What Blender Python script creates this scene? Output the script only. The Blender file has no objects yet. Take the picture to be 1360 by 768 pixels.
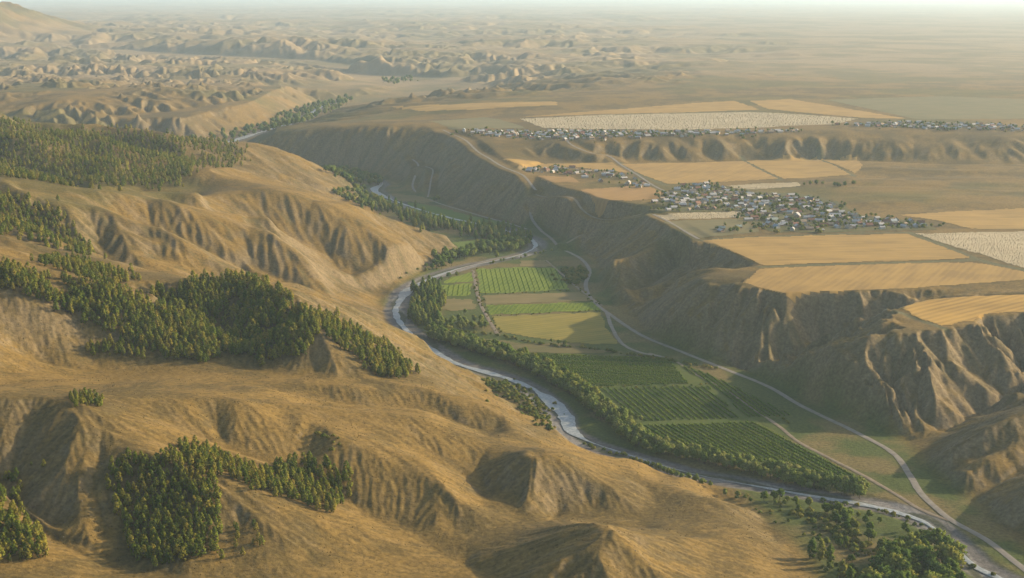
import bpy, bmesh, math, random
import numpy as np
from mathutils import Vector, Matrix

# ---------------------------------------------------------------- camera, sky, sun, exposure
scene = bpy.context.scene
R = math.radians
H, FPX, PITCH = 350.0, 1900.0, 11.7          # camera height above the valley floor, focal length in px of 1360, tilt
cam_d = bpy.data.cameras.new('camera')
cam = bpy.data.objects.new('camera', cam_d)
scene.collection.objects.link(cam)
cam.location = (0, 0, H)
cam.rotation_euler = (R(90 - PITCH), 0, 0)
cam_d.sensor_width = 36.0
cam_d.lens = 36.0 * FPX / 1360.0
cam_d.clip_start = 5.0
cam_d.clip_end = 200000.0
scene.camera = cam

SUN_AZ, SUN_EL = 69.0, 18.5                   # azimuth clockwise from the view direction (+Y), elevation
world = bpy.data.worlds.new('World')
scene.world = world
world.use_nodes = True
wn = world.node_tree
sky = wn.nodes.new('ShaderNodeTexSky')
sky.sky_type = 'NISHITA'
sky.sun_disc = False
sky.sun_elevation = R(SUN_EL)
sky.sun_rotation = R(SUN_AZ)
sky.altitude = 800
sky.dust_density = 5.0
wn.links.new(sky.outputs[0], wn.nodes['Background'].inputs[0])
wn.nodes['Background'].inputs[1].default_value = 0.15
sun_d = bpy.data.lights.new('sun', 'SUN')
sun_d.energy = 5.0
sun_d.angle = R(0.6)
sun_d.color = (1.0, 0.80, 0.57)
sun = bpy.data.objects.new('sun', sun_d)
scene.collection.objects.link(sun)
sd = Vector((math.sin(R(SUN_AZ)) * math.cos(R(SUN_EL)), math.cos(R(SUN_AZ)) * math.cos(R(SUN_EL)), math.sin(R(SUN_EL))))
sun.rotation_euler = sd.to_track_quat('Z', 'Y').to_euler()
sun.location = sd * 2000
scene.view_settings.view_transform = 'Standard'
scene.view_settings.look = 'None'
scene.view_settings.gamma = 1.0
scene.view_settings.exposure = 0.76
scene.view_settings.use_curve_mapping = False
scene.render.engine = 'CYCLES'
scene.cycles.volume_bounces = 2
HAZE_DENSITY = 0.000046

C = scene.collection
rng = np.random.default_rng(7)
random.seed(7)

# ---------------------------------------------------------------- photo pixel -> place helpers (layout survey)
cp, sp_ = math.cos(R(PITCH)), math.sin(R(PITCH))
def P(px, py, z=0.0):
    """ground point seen at photo pixel (px,py) for a surface of height z"""
    u, v = px - 680.0, 384.0 - py
    dy, dz = FPX * cp + v * sp_, -FPX * sp_ + v * cp
    t = (z - H) / dz
    return (u * t, dy * t)
def PA(pts, z=None):
    return np.array([P(p[0], p[1], p[2] if z is None else z) for p in pts])
def project(x, y, z):
    fy = y * cp - (z - H) * sp_
    uy = y * sp_ + (z - H) * cp
    return 680 + FPX * x / fy, 384 - FPX * uy / fy
def sstep(a, b, x):
    t = np.clip((x - a) / (b - a), 0, 1)
    return t * t * (3 - 2 * t)
# ---------------------------------------------------------------- terrain: survey lines (pixel x, pixel y, metres above valley floor)
LF = [(1160,830,0),(1110,790,0),(1085,768,0),(1068,735,0),(1040,705,0),(1000,674,0),(945,634,0),(870,608,0),(800,597,0),(745,590,0),(712,572,0),(690,552,0),(660,525,0),
      (630,500,0),(595,472,0),(555,441,0),(525,418,0),(503,402,0),(530,378,0),(575,352,0),(607,333,0),(575,318,0),(540,302,0),(505,285,0),(475,268,0),
      (462,250,0),(445,241,0),(400,238,0),(350,235,0),(300,225,0),(240,212,2),(200,198,5),(150,190,8)]
RF = [(1480,830,0),(1420,765,0),(1360,722,0),(1300,668,0),(1240,622,0),(1205,585,0),(1165,560,0),(1100,532,0),(1040,506,0),(980,486,0),(920,462,0),(860,438,0),
      (825,405,0),(805,375,0),(795,352,0),(775,335,0),(745,312,0),(715,300,0),(690,300,0),(650,290,0),(610,277,0),(570,258,0),(535,244,0),
      (505,234,0),(470,228,0),(430,226,0),(380,226,0),(330,222,0),(290,212,2),(285,200,5),(305,189,9),(345,178,14),(410,158,22),(440,143,28),(500,124,40),(545,112,46)]
LF2 = [(100,188,14),(180,189,8),(240,186,8),(330,165,20),(400,141,30),(470,124,40),(512,113,46)]
MID = [(1250,740,0),(1150,640,0),(1000,600,0),(900,540,0),(800,480,0),(700,440,0),(700,380,0),(620,400,0),(560,400,0),(660,330,0),(600,300,0),(560,275,0),(520,255,0),
       (490,245,0),(415,150,26),(370,163,20),(320,180,13),(530,108,46)]
LINES = [LF, RF, LF2,
 # foreground left
 [(0,556,88),(60,552,86),(112,540,85),(170,538,79),(237,537,74),(300,541,69),(380,541,62),(430,535,59),(470,541,54),(525,540,51),(570,546,47),(640,556,38),(690,575,28),(731,592,15),(790,600,4)],
 [(112,540,85),(170,565,75),(235,608,62),(290,645,52),(340,680,42),(390,715,34)],
 [(0,645,54),(60,700,42),(110,728,37),(150,752,33),(220,762,31),(300,745,32),(360,735,32)],
 [(300,557,63),(410,560,53),(440,575,54),(475,592,52),(490,611,51),(530,629,44),(570,650,35),(615,668,26),(650,690,20)],
 [(300,600,54),(370,625,44),(430,650,35),(470,670,29),(500,690,24),(560,720,20),(620,755,16),(660,772,13)],
 [(560,590,38),(610,615,28),(650,640,19),(700,662,15),(780,680,12),(850,700,10)],
 [(650,633,21),(680,611,34),(707,602,40),(740,610,35),(790,640,22),(850,662,13)],
 [(667,756,15),(710,726,32),(760,704,44),(810,697,40),(860,714,28),(905,740,17)],
 [(850,617,13),(940,655,13),(1000,697,8)],
 [(870,668,10),(940,705,13),(1000,745,9),(1040,765,4)],
 [(380,525,55),(462,540,48),(560,545,43),(650,575,30)],
 [(340,522,62),(392,513,60),(462,508,59),(525,514,55),(600,523,46),(660,545,32),(705,573,12)],
 [(0,500,76),(100,508,71),(200,508,68),(300,503,62),(400,505,57),(500,505,52)],
 # forest hills
 [(300,372,112),(335,373,112),(355,388,105),(400,420,89),(430,452,74),(470,488,57),(520,505,49)],
 [(0,470,80),(60,475,71),(120,480,65),(200,480,64),(260,478,64),(310,476,63),(350,483,60),(400,493,56)],
 [(0,352,129),(88,368,119),(142,372,113),(183,389,102)],
 [(0,383,119),(60,401,107),(100,425,92),(140,455,76)],
 [(185,392,99),(215,400,93),(270,430,79),(325,468,64)],
 [(420,420,84),(480,455,66),(540,490,46),(600,520,28)],
 [(345,372,82),(390,373,74),(425,385,60),(460,402,46),(490,417,30),(520,428,13),(560,455,9),(600,485,8),(640,520,6),(700,563,3)],
 # middle ridges
 [(0,313,125),(68,330,112),(112,341,105),(217,362,92),(267,370,84),(310,379,74)],
 [(0,263,133),(40,272,130),(72,284,126),(100,310,108),(122,335,95)],
 [(0,238,145),(45,264,132),(100,265,127),(149,269,121),(203,280,111),(267,301,97),(322,298,91),(366,318,74),(406,341,51),(437,375,20)],
 [(165,311,98),(185,309,98),(230,330,80),(280,360,62)],
 [(230,310,86),(260,325,75),(310,350,57),(360,372,42),(400,390,30)],
 [(130,345,84),(200,362,75),(300,382,55),(380,394,37),(430,400,26)],
 [(210,266,112),(298,257,107),(372,266,95),(460,270,71),(520,290,44),(570,310,19)],
 [(230,272,104),(280,286,93),(350,302,70),(420,332,43),(470,365,18)],
 [(310,192,101),(335,191,99),(370,197,89),(420,219,50),(450,237,12)],
 [(255,232,107),(280,226,106),(300,222,104),(350,235,69),(400,250,39),(440,260,8)],
 [(108,245,117),(140,250,112),(200,251,109),(250,256,96)],
 [(0,215,131),(60,225,121),(130,222,118),(200,225,112),(240,215,108)],
 [(0,175,145),(70,178,133),(130,195,127),(170,178,119),(240,190,105)],
 [(0,158,150),(40,165,142)],
 # left far terrace
 [(0,152,64),(60,155,63),(120,156,62),(200,150,62),(290,142,62),(360,133,58),(400,128,56),(440,123,58),(480,112,66),(515,104,68)],
 [(0,172,40),(60,173,36),(120,173,34)],
 [(450,95,62),(520,104,49),(580,106,52),(640,104,64)],
 [(370,78,88),(430,80,87),(520,84,86),(600,88,84),(640,97,80)],
 [(200,72,74),(330,77,72),(400,81,72)],[(150,62,95),(190,63,95),(300,68,94),(360,71,94)],
 [(0,110,72),(150,105,72),(300,105,70),(430,100,70)],
 # tongue and right hillside
 [(335,175,52),(400,183,56),(450,184,60),(500,178,70),(540,176,76),(590,176,80),(620,190,77),(650,212,67),(690,232,60),(712,241,58),(740,252,58),(770,264,58),(800,270,58),(845,277,58),(880,290,58),(925,316,58)],
 [(335,172,52),(400,166,58),(450,161,68),(550,160,78)],
 [(450,152,54),(480,146,60),(500,138,60),(560,134,66),(620,130,76)],
 [(750,325,4),(770,318,10),(800,305,25),(835,290,45),(852,283,56)],
 [(930,317,58),(890,320,58),(857,321,57),(830,335,42),(805,350,20)],
 [(935,331,42),(912,346,26),(870,375,8),(835,392,3)],
 [(1010,355,58),(960,353,57),(915,358,46),(870,390,17)],
 [(965,364,40),(900,388,15),(862,405,4)],
 [(985,376,58),(935,376,53),(890,398,30),(850,425,6)],
 [(925,316,58),(960,330,58),(985,341,58),(1010,355,57),(1000,362,57),(985,376,57),(1010,384,58),(1040,393,58),(1070,391,58),(1120,389,58),(1200,385,58),(1290,379,58),(1360,374,58)],
 [(1015,488,3),(1070,462,12),(1110,437,26),(1150,416,40),(1200,403,50),(1250,397,53),(1360,383,55)],
 [(1360,388,57),(1290,391,57),(1230,394,57),(1190,406,57),(1185,411,57)],
 [(1170,412,56),(1120,429,43),(1069,453,23),(1015,482,6)],
 [(1185,411,57),(1220,425,57),(1255,437,58),(1305,432,58),(1310,421,58),(1360,418,58)],
 [(1145,447,36),(1130,449,32),(1090,464,20),(1045,490,4)],
 [(1250,446,56),(1200,438,57),(1165,446,55),(1150,450,50),(1090,472,28),(1040,500,5)],
 [(1250,446,56),(1280,470,46),(1310,495,33),(1332,515,19)],
 [(1360,510,20),(1345,526,14),(1300,550,9),(1250,573,4)],
 [(1330,445,44),(1360,480,30)],
 [(1218,614,4),(1245,601,11),(1272,590,18),(1310,568,28),(1360,545,37),(1430,520,46)],
 [(1262,625,5),(1293,623,14),(1330,603,22),(1360,588,27),(1430,560,36)],
 [(1270,614,7),(1310,602,12),(1360,570,24)],
 [(1305,655,3),(1322,645,6),(1345,632,11),(1400,605,18)],
 [(1300,672,2),(1325,664,9),(1350,660,14),(1400,645,24),(1480,630,34)],
 [(1345,692,3),(1400,695,8),(1480,690,20)],
 # second bluff, upper terraces
 [(700,213,58),(760,214,58),(820,214,58),(900,213,58),(985,212,58),(1090,211,58),(1140,213,58),(1200,218,58),(1280,219,60),(1360,217,61),(1450,214,62)],
 [(600,178,80),(650,183,80),(700,188,80),(760,192,82),(800,191,83),(850,188,85),(900,185,88),(950,182,90),(1000,182,90),(1040,183,89),(1080,179,93),(1110,174,98),(1180,172,99),(1240,176,97),(1300,180,95),(1360,182,94),(1450,180,94)],
 [(1010,200,70),(1060,192,82),(1120,190,86),(1160,200,74)],[(1230,206,69),(1290,200,77),(1340,200,76)],[(860,204,67),(920,200,73),(960,205,67)],
 [(570,152,78),(650,150,85),(740,147,90),(830,141,93)],[(570,146,84),(650,142,92),(740,138,96),(830,134,99)],
]
PTS = MID + [(1100,330,58),(1250,330,58),(1360,330,58),(1100,370,58),(1300,365,58),(950,300,58),(1000,270,58),(1200,290,58),(1360,290,59),(800,225,59),(900,230,59),(1000,225,59),
 (1100,225,60),(720,225,60),(1450,330,58),(1450,400,58),(1450,280,60),(1300,250,62),(1200,250,61),(1360,240,63),(1450,240,64),(1360,405,57.5),(1280,410,57.5),(1230,415,57.5),
 (700,174,83),(700,165,86),(800,172,87),(800,165,90),(900,170,92),(900,160,95),(1000,170,94),(1000,155,98),(1200,155,103),(1360,165,99),(1360,155,102),(1450,160,101),(620,165,84),
 (470,650,33),(505,672,26),(600,600,34),(640,700,20),(560,680,24),(780,760,30),(400,745,28),(450,770,24),(300,772,29),(100,770,36),(0,760,41),(30,720,42),(210,615,62),(230,690,41),(230,745,32),(380,600,46),
 (50,345,109),(100,360,105),(560,490,35),(520,460,54),(620,520,22),(480,430,60),(900,640,12),(950,690,11),(1000,770,10),(900,770,18),(320,420,93),(280,400,99),(350,450,76),(30,600,70),(100,600,66),
 (430,440,75),(500,480,54),(1100,500,22),(1150,500,29),(1200,500,29),(1250,500,30),(1000,440,28),(950,430,25),(900,430,17),(1050,450,26),(1200,470,44),
 (-110,556,95),(-110,500,85),(-110,440,105),(-110,383,128),(-110,640,65),(-110,720,45),(-110,313,135),(-130,260,145),(-130,215,150),(-130,175,155),(-130,150,70),(-130,110,75),
 (0,900,40),(300,900,26),(600,900,14),(800,900,16),(1000,890,8),(1180,900,0),(1400,850,0),(1500,800,4),(1560,740,16),(1550,620,40),(1550,560,48)]
for a_ in (-.5,-.35,-.2,-.05,.1,.25,.4,.5):
    for D_, z_ in ((4200, 104), (5400, 106), (7500, 106), (11000, 107), (17000, 108), (28000, 110), (45000, 112), (75000, 114)):
        if D_ < 7000 and a_ < .02: continue
        dz_ = (H - z_) / D_
        PTS.append((680 + FPX * a_, 384 - FPX * math.tan(R(PITCH) - math.atan(dz_)), z_))

def densify(line, step=0.02):
    w = PA(line); z = np.array([p[2] for p in line], float)
    uv = np.stack([w[:, 0] / w[:, 1], np.log(w[:, 1])], 1)
    out = []
    for i in range(len(line) - 1):
        n = max(1, int(np.ceil(np.linalg.norm(uv[i + 1] - uv[i]) / step)))
        for k in range(n):
            t = k / n
            out.append((*(uv[i] * (1 - t) + uv[i + 1] * t), z[i] * (1 - t) + z[i + 1] * t))
    out.append((*uv[-1], z[-1]))
    return out
ctrl = []
for L in LINES: ctrl += densify(L)
w = PA(PTS)
ctrl += [(w[i, 0] / w[i, 1], math.log(w[i, 1]), PTS[i][2]) for i in range(len(PTS))]
ctrl = np.array(ctrl)
keep = []
for i in range(len(ctrl)):                    # drop near-duplicates
    if not keep or np.min(np.sum((ctrl[keep, :2] - ctrl[i, :2]) ** 2, 1)) > 0.006 ** 2: keep.append(i)
ctrl = ctrl[keep]
print('control points', len(ctrl))
n = len(ctrl)
Kd = np.sqrt(np.sum((ctrl[:, None, :2] - ctrl[None, :, :2]) ** 2, 2) + 1e-6)
A = np.zeros((n + 3, n + 3)); A[:n, :n] = Kd - np.eye(n) * 0.004
A[:n, n] = 1; A[:n, n + 1:] = ctrl[:, :2]; A[n, :n] = 1; A[n + 1:, :n] = ctrl[:, :2].T
sol = np.linalg.solve(A, np.concatenate([ctrl[:, 2], np.zeros(3)]))

# fan-shaped grid: columns a = x / y, rows y
NA, NR = 850, 1290
a_in = np.linspace(-0.385, 0.385, NA - 80)
da = a_in[1] - a_in[0]
side = 0.385 + np.cumsum(np.linspace(da, da * 7, 40))
AC = np.concatenate([-side[::-1], a_in, side])
q = np.linspace(520 ** -0.45, 60000 ** -0.45, NR)
YR = q ** (-1 / 0.45)
LY = np.log(YR)
def coarse(fn, sa=3, sr=3):
    """evaluate fn(a, y) on a thinned grid and bilinearly bring it to the full one"""
    ia = np.unique(np.r_[np.arange(0, NA, sa), NA - 1]); ir = np.unique(np.r_[np.arange(0, NR, sr), NR - 1])
    g = fn(AC[ia][None, :], YR[ir][:, None])
    g1 = np.empty((len(ir), NA)); fa = np.arange(NA)
    for k in range(len(ir)): g1[k] = np.interp(fa, ia, g[k])
    out = np.empty((NR, NA)); fr = np.arange(NR)
    j = np.clip(np.searchsorted(ir, fr, 'right') - 1, 0, len(ir) - 2)
    t = ((fr - ir[j]) / (ir[j + 1] - ir[j]))[:, None]
    return g1[j] * (1 - t) + g1[j + 1] * t
def rbf(a, y):
    a, l = np.broadcast_arrays(a, np.log(y))
    out = np.empty(a.shape)
    for i in range(a.shape[0]):
        d = np.sqrt((a[i][:, None] - ctrl[None, :, 0]) ** 2 + (l[i][:, None] - ctrl[None, :, 1]) ** 2 + 1e-6)
        out[i] = d @ sol[:n] + sol[n] + a[i] * sol[n + 1] + l[i] * sol[n + 2]
    return out
Z = coarse(rbf)
def blur(z, k):
    for ax in (0, 1):
        zz = np.pad(z, [(k, k) if i == ax else (0, 0) for i in range(2)], mode='edge')
        c = np.cumsum(zz, axis=ax)
        c = np.concatenate([np.zeros_like(np.take(c, [0], ax)), c], axis=ax)
        m = z.shape[ax]
        z = (np.take(c, np.arange(2 * k + 1, 2 * k + 1 + m), ax) - np.take(c, np.arange(0, m), ax)) / (2 * k + 1)
    return z
Z = blur(blur(Z, 2), 2)
X = AC[None, :] * YR[:, None]; Y = np.broadcast_to(YR[:, None], X.shape)

def sdist(poly, x, y):
    """signed distance (negative inside) to a polygon"""
    d = np.full(np.broadcast(x, y).shape, 1e18); s = np.ones(d.shape, bool)
    ins = np.zeros(d.shape, bool)
    N = len(poly)
    for i in range(N):
        x0, y0 = poly[i]; x1, y1 = poly[(i + 1) % N]
        ex, ey = x1 - x0, y1 - y0
        t = np.clip(((x - x0) * ex + (y - y0) * ey) / (ex * ex + ey * ey + 1e-9), 0, 1)
        d = np.minimum(d, (x - x0 - t * ex) ** 2 + (y - y0 - t * ey) ** 2)
        if y0 != y1:
            c = ((y0 > y) != (y1 > y)) & (x < (x1 - x0) * (y - y0) / (y1 - y0) + x0)
            ins ^= c
    d = np.sqrt(d)
    return np.where(ins, -d, d)
FLOOR = np.concatenate([PA(LF[:-2]), PA(RF[:-5])[::-1]])
PLAT1 = PA([(925,317),(960,331),(985,342),(1012,355),(1003,362),(987,377),(1010,385),(1040,392),(1070,390),(1120,388),(1200,384),(1290,378),(1360,373),(1480,366),(1480,222),(1360,221),(1280,222),(1200,220),(1140,216),(1090,213),(985,214),(900,216),(820,216),(720,217),(690,226),(715,241),(745,251),(775,262),(850,274)], 58)
PLAT2 = PA([(1360,390),(1290,392),(1232,396),(1192,407),(1222,424),(1255,435),(1302,430),(1308,420),(1360,416),(1480,410),(1480,384)], 58)
def m_floor(a, y): return sdist(FLOOR, a * y, y + 0 * a)
def m_plat(a, y): return np.minimum(sdist(PLAT1, a * y, y + 0 * a), sdist(PLAT2, a * y, y + 0 * a))
SF = coarse(m_floor); SPL = coarse(m_plat)
MF = 1 - sstep(-14, 8, SF)                    # 1 on the valley floor
MP = 1 - sstep(-6, 5, SPL)                    # 1 on the lower plateau

# ---------------------------------------------------------------- noise
def h2(ix, iy, s):
    h = (ix.astype(np.int64) * 374761393 + iy.astype(np.int64) * 668265263 + s * 974711) & 0xffffffff
    h = ((h ^ (h >> 13)) * 1274126177) & 0xffffffff
    return ((h ^ (h >> 16)) & 0xffff) / 65536.0
def vnoise(x, y, s=0):
    ix, iy = np.floor(x), np.floor(y); fx, fy = x - ix, y - iy
    fx = fx * fx * fx * (fx * (fx * 6 - 15) + 10); fy = fy * fy * fy * (fy * (fy * 6 - 15) + 10)
    a = h2(ix, iy, s); b = h2(ix + 1, iy, s); c = h2(ix, iy + 1, s); d = h2(ix + 1, iy + 1, s)
    return (a + (b - a) * fx + (c - a) * fy + (a - b - c + d) * fx * fy) * 2 - 1
def fbm(x, y, o=4, s=0):
    r, amp = 0, 0.5
    for k in range(o):
        r = r + amp * vnoise(x + 17.3 * k, y - 9.1 * k, s + k); x, y, amp = x * 2.03 + .31 * y, y * 2.03 - .31 * x, amp * 0.5
    return r
def grads(z):
    za = np.gradient(z, AC, axis=1); zy = np.gradient(z, YR, axis=0)
    zx = za / Y
    return zx, zy - AC[None, :] * zx
def gully(z, lam, amp, seed, sharp=0.0, smin=0.08, smax=0.55, fade=None, sel=None, raw=False):
    """spurs and gullies that run down the slope: cosine ribs across the fall line, blended cell by cell"""
    g1x, g1y = grads(blur(z, max(2, int(lam / 14)))); g2x, g2y = grads(blur(z, 2))
    tf = sstep(2200, 3000, Y); gx = g1x * (1 - tf) + g2x * tf; gy = g1y * (1 - tf) + g2y * tf
    s = np.sqrt(gx * gx + gy * gy) + 1e-6
    w8 = sstep(smin, smax, s) * amp
    if fade is not None: w8 = w8 * fade
    rows = np.where(YR < (sel or 9000))[0]
    m = np.zeros_like(z, bool); m[rows] = True; m &= w8 > 0.02
    x, y = X[m], Y[m]; sx, sy = -gy[m] / s[m], gx[m] / s[m]
    c = lam * 1.25
    ix, iy = np.floor(x / c), np.floor(y / c)
    acc = np.zeros(x.shape); wt = np.zeros(x.shape)
    for dx in (-1, 0, 1):
        for dy in (-1, 0, 1):
            jx, jy = ix + dx, iy + dy
            vx = x - (jx + h2(jx, jy, seed)) * c; vy = y - (jy + h2(jx, jy, seed + 1)) * c
            d2 = (vx * vx + vy * vy) / (c * c)
            k = np.exp(-d2 * 3.2)
            ph = (vx * sx + vy * sy) * (2 * math.pi / lam) * (0.8 + .4 * h2(jx, jy, seed + 2))
            acc += k * np.cos(ph); wt += k
    v = acc / (wt + 1e-9)
    v = v - sharp * (np.abs(v) ** 0.6 * -1 + .5)  if sharp else v
    if raw:
        o_ = np.zeros_like(z); o_[m] = v; return o_
    out = z.copy(); out[m] += v * w8[m]
    return out
# ---------------------------------------------------------------- line tools
def RC(px, py, z0=None):
    """point of the terrain seen at photo pixel (px,py)"""
    u, v = px - 680.0, 384.0 - py
    dy, dz = FPX * cp + v * sp_, -FPX * sp_ + v * cp
    a = u / dy
    ray = H + YR * dz / dy
    i = int(np.clip(np.searchsorted(AC, a) - 1, 0, NA - 2)); t = (a - AC[i]) / (AC[i + 1] - AC[i])
    zz = Z[:, i] * (1 - t) + Z[:, i + 1] * t
    k = np.argmax(zz >= ray)
    if k == 0: k = NR - 1
    d0 = ray[k - 1] - zz[k - 1]; d1 = ray[k] - zz[k]
    f = d0 / (d0 - d1 + 1e-9)
    y = YR[k - 1] * (1 - f) + YR[k] * f
    return np.array([a * y, y])
def smooth_line(pts, step):
    """Catmull-Rom through world points, evenly resampled"""
    p = np.array(pts, float); q = np.vstack([2 * p[0] - p[1], p, 2 * p[-1] - p[-2]]); out = []
    for i in range(1, len(q) - 2):
        a, b, c, d = q[i - 1], q[i], q[i + 1], q[i + 2]
        for t in np.linspace(0, 1, 24, endpoint=False):
            out.append(.5 * (2 * b + (c - a) * t + (2 * a - 5 * b + 4 * c - d) * t * t + (3 * b - a - 3 * c + d) * t ** 3))
    out.append(q[-2]); out = np.array(out)
    L = np.r_[0, np.cumsum(np.hypot(*np.diff(out, axis=0).T))]
    m = max(2, int(L[-1] / step)); s = np.linspace(0, L[-1], m)
    return np.stack([np.interp(s, L, out[:, 0]), np.interp(s, L, out[:, 1])], 1)
def near_line(line, r, zs=None, block=None):
    """distance of every terrain vertex (of a block) to a polyline (up to r), with the line's height there"""
    b0, b1, c0, c1 = block or (0, NR, 0, NA)
    d = np.full((b1 - b0, c1 - c0), 1e6); zz = np.zeros(d.shape) if zs is not None else None
    for i in range(len(line) - 1):
        (x0, y0), (x1, y1) = line[i], line[i + 1]
        j0, j1, i0, i1 = span(min(x0, x1), max(x0, x1), min(y0, y1), max(y0, y1), r)
        j0, j1, i0, i1 = max(j0, b0), min(j1, b1), max(i0, c0), min(i1, c1)
        if j1 <= j0 or i1 <= i0: continue
        sx, sy = X[j0:j1, i0:i1], Y[j0:j1, i0:i1]
        ex, ey = x1 - x0, y1 - y0
        t = np.clip(((sx - x0) * ex + (sy - y0) * ey) / (ex * ex + ey * ey + 1e-9), 0, 1)
        dd = np.hypot(sx - x0 - t * ex, sy - y0 - t * ey)
        cur = d[j0 - b0:j1 - b0, i0 - c0:i1 - c0]; m = dd < cur
        if zs is not None:
            zl = zs[i] * (1 - t) + zs[i + 1] * t
            zz[j0 - b0:j1 - b0, i0 - c0:i1 - c0][m] = zl[m]
        cur[m] = dd[m]
    return d if zs is None else (d, zz)
def span(xl, xh, yl0, yh0, r):
    j0, j1 = np.searchsorted(YR, yl0 - r), np.searchsorted(YR, yh0 + r)
    yl, yh = max(YR[0], yl0 - r), max(yh0 + r, YR[0])
    i0, i1 = np.searchsorted(AC, min((xl - r) / yl, (xl - r) / yh)), np.searchsorted(AC, max((xh + r) / yl, (xh + r) / yh))
    return int(j0), int(j1), int(i0), int(i1)
UPPER_PX = [(285,208,4),(293,194,8),(312,186,12),(350,174,17),(392,162,22),(412,152,26),(420,145,29),(432,139,32),(440,135,34)]
RIVER2 = smooth_line([P(*p) for p in UPPER_PX], 12)
zr2 = np.interp(RIVER2[:, 1], PA(UPPER_PX)[:, 1], [p[2] for p in UPPER_PX])

def PD(px, D, z):
    """place a point by photo column and distance"""
    fy = D * cp - (z - H) * sp_
    return np.array([(px - 680) * fy / FPX, D])
def line_z(pts, step=6):
    w_ = np.array([p if isinstance(p, np.ndarray) else P(*p) for p, _ in pts]); zz_ = np.array([z for _, z in pts], float)
    L0 = np.r_[0, np.cumsum(np.hypot(*np.diff(w_, axis=0).T))]
    ln = smooth_line(w_, step); L1 = np.r_[0, np.cumsum(np.hypot(*np.diff(ln, axis=0).T))]
    return ln, np.interp(L1 / L1[-1] * L0[-1], L0, zz_)
def sminmax(a, b, k, sgn):
    """smooth max (sgn=1) or min (sgn=-1)"""
    h_ = np.clip(.5 + sgn * .5 * (a - b) / k, 0, 1)
    return b * (1 - h_) + a * h_ + sgn * k * h_ * (1 - h_)
def crest(pts, slope, k, reach, wob, seed, sgn, w=0.0):
    ln, zs = line_z([(np.array(P(*p)), p[2]) for p in pts] if not isinstance(pts[0][0], np.ndarray) else pts)
    B = span(ln[:, 0].min(), ln[:, 0].max(), ln[:, 1].min(), ln[:, 1].max(), reach)
    s_ = (slice(B[0], B[1]), slice(B[2], B[3]))
    d, zz = near_line(ln, reach, zs, B)
    d = d + wob * fbm(X[s_] / 40, Y[s_] / 40, 2, seed) * sstep(4, 30, d)
    m = d < reach
    c = zz - sgn * slope * np.maximum(0, d - w)
    Z[s_] = np.where(m, sminmax(Z[s_], np.where(m, c, -1e4 * sgn), k, sgn), Z[s_])
def ridge(pts, slope, k=4.0, reach=130, wob=5.0, seed=400):
    """a spur: crest line with flanks that fall away on both sides"""
    crest(pts, slope, k, reach, wob, seed, 1)
def ravine(pts, slope, w=2.0, k=4.0, reach=130, wob=5.0, seed=420):
    """a gully: bed line with sides that climb away"""
    crest(pts, slope, k, reach, wob, seed, -1, w)
FAR = sstep(3000, 4200, Y)
# broad roll on the hills
HILL = (1 - MF) * (1 - MP)
Z = Z + HILL * (fbm(X / 95, Y / 95, 3, 3) * 5.0) * sstep(.04, .3, np.hypot(*grads(blur(Z, 8)))) * (1 - FAR)
Z = np.where(MF > 0, Z * (1 - MF) + (Z * 0.0 + 0.6 * fbm(X / 60, Y / 60, 3, 5)) * MF, Z)
Z = np.where(MP > 0, Z * (1 - MP) + (58 + 0.9 * fbm(X / 150, Y / 150, 2, 6)) * MP, Z)
# badlands of the far country
wx, wy = X + 60 * fbm(X / 200, Y / 200, 2, 21), Y + 60 * fbm(X / 210, Y / 190, 2, 22)
leftness = 1 - sstep(-.02, .30, AC)[None, :]
FARB = sstep(3250, 4200, Y) * (0.25 + 0.75 * leftness)
keepflat = sstep(56, 66, Z)
big = fbm(wx / 850 + .3 * Y / 850, wy / 620, 3, 11)
Z = Z + FARB * keepflat * (big * 42 + 6 * fbm(wx / 210, wy / 260, 2, 12)) * (.55 + .45 * sstep(4200, 6000, Y))
# far mountain at the left
mx, my = X + 3080, Y - 8300
mt = np.exp(-(mx / 330) ** 2 - (my / 900) ** 2)
Z = Z + mt * (165 + 45 * (1 - 2 * np.abs(fbm(X / 500, Y / 500, 4, 31))))
# spurs and ravines of the right-hand bluffs
Q = lambda *t_: [(PD(p[0], p[1], p[2]), p[2]) for p in t_]
ridge([(1185,411,57),(1170,412,56),(1120,429,45),(1069,453,26),(1020,480,7)], .75, 5)
ridge([(1255,440,57),(1200,438,58),(1165,445,55)], .42, 7)
ridge([(1165,446,55),(1150,450,51),(1090,472,30),(1045,498,7)], .7, 5)
ridge([(1245,446,57),(1280,470,48),(1310,495,36),(1330,513,22)], .75, 5)
ridge([(1200,440,57),(1185,490,34),(1160,540,8)], .6, 6)
ridge([(1310,425,57),(1335,440,54),(1375,468,42)], .8, 4)
ravine(Q((1012,1315,2),(1070,1346,7),(1110,1358,16),(1150,1364,27),(1200,1369,37),(1260,1374,44),(1330,1384,49),(1400,1392,52)), .95, 3)
ravine([(1150,447,38),(1130,450,30),(1090,465,17),(1045,491,3)], .75, 2)
ravine([(1400,480,30),(1360,512,18),(1345,527,12),(1300,551,7),(1250,573,2)], .6, 3)
ravine([(1300,442,46),(1330,462,34),(1360,490,24)], .75, 2)
ridge([(930,317,58),(890,320,58),(857,321,57),(830,335,43),(805,350,20)], .42, 6)
ridge([(1010,355,58),(960,353,57),(915,358,47),(870,390,18)], .5, 5)
ridge([(985,376,58),(935,376,54),(890,398,31),(850,425,6)], .55, 5)
ravine([(945,331,45),(912,346,25),(870,375,7),(835,392,1)], .5, 3)
ravine([(970,364,44),(900,388,14),(862,405,2)], .5, 3)
ravine([(752,325,3),(770,318,8),(800,305,22),(835,290,42),(850,283,52)], .5, 5)
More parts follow.
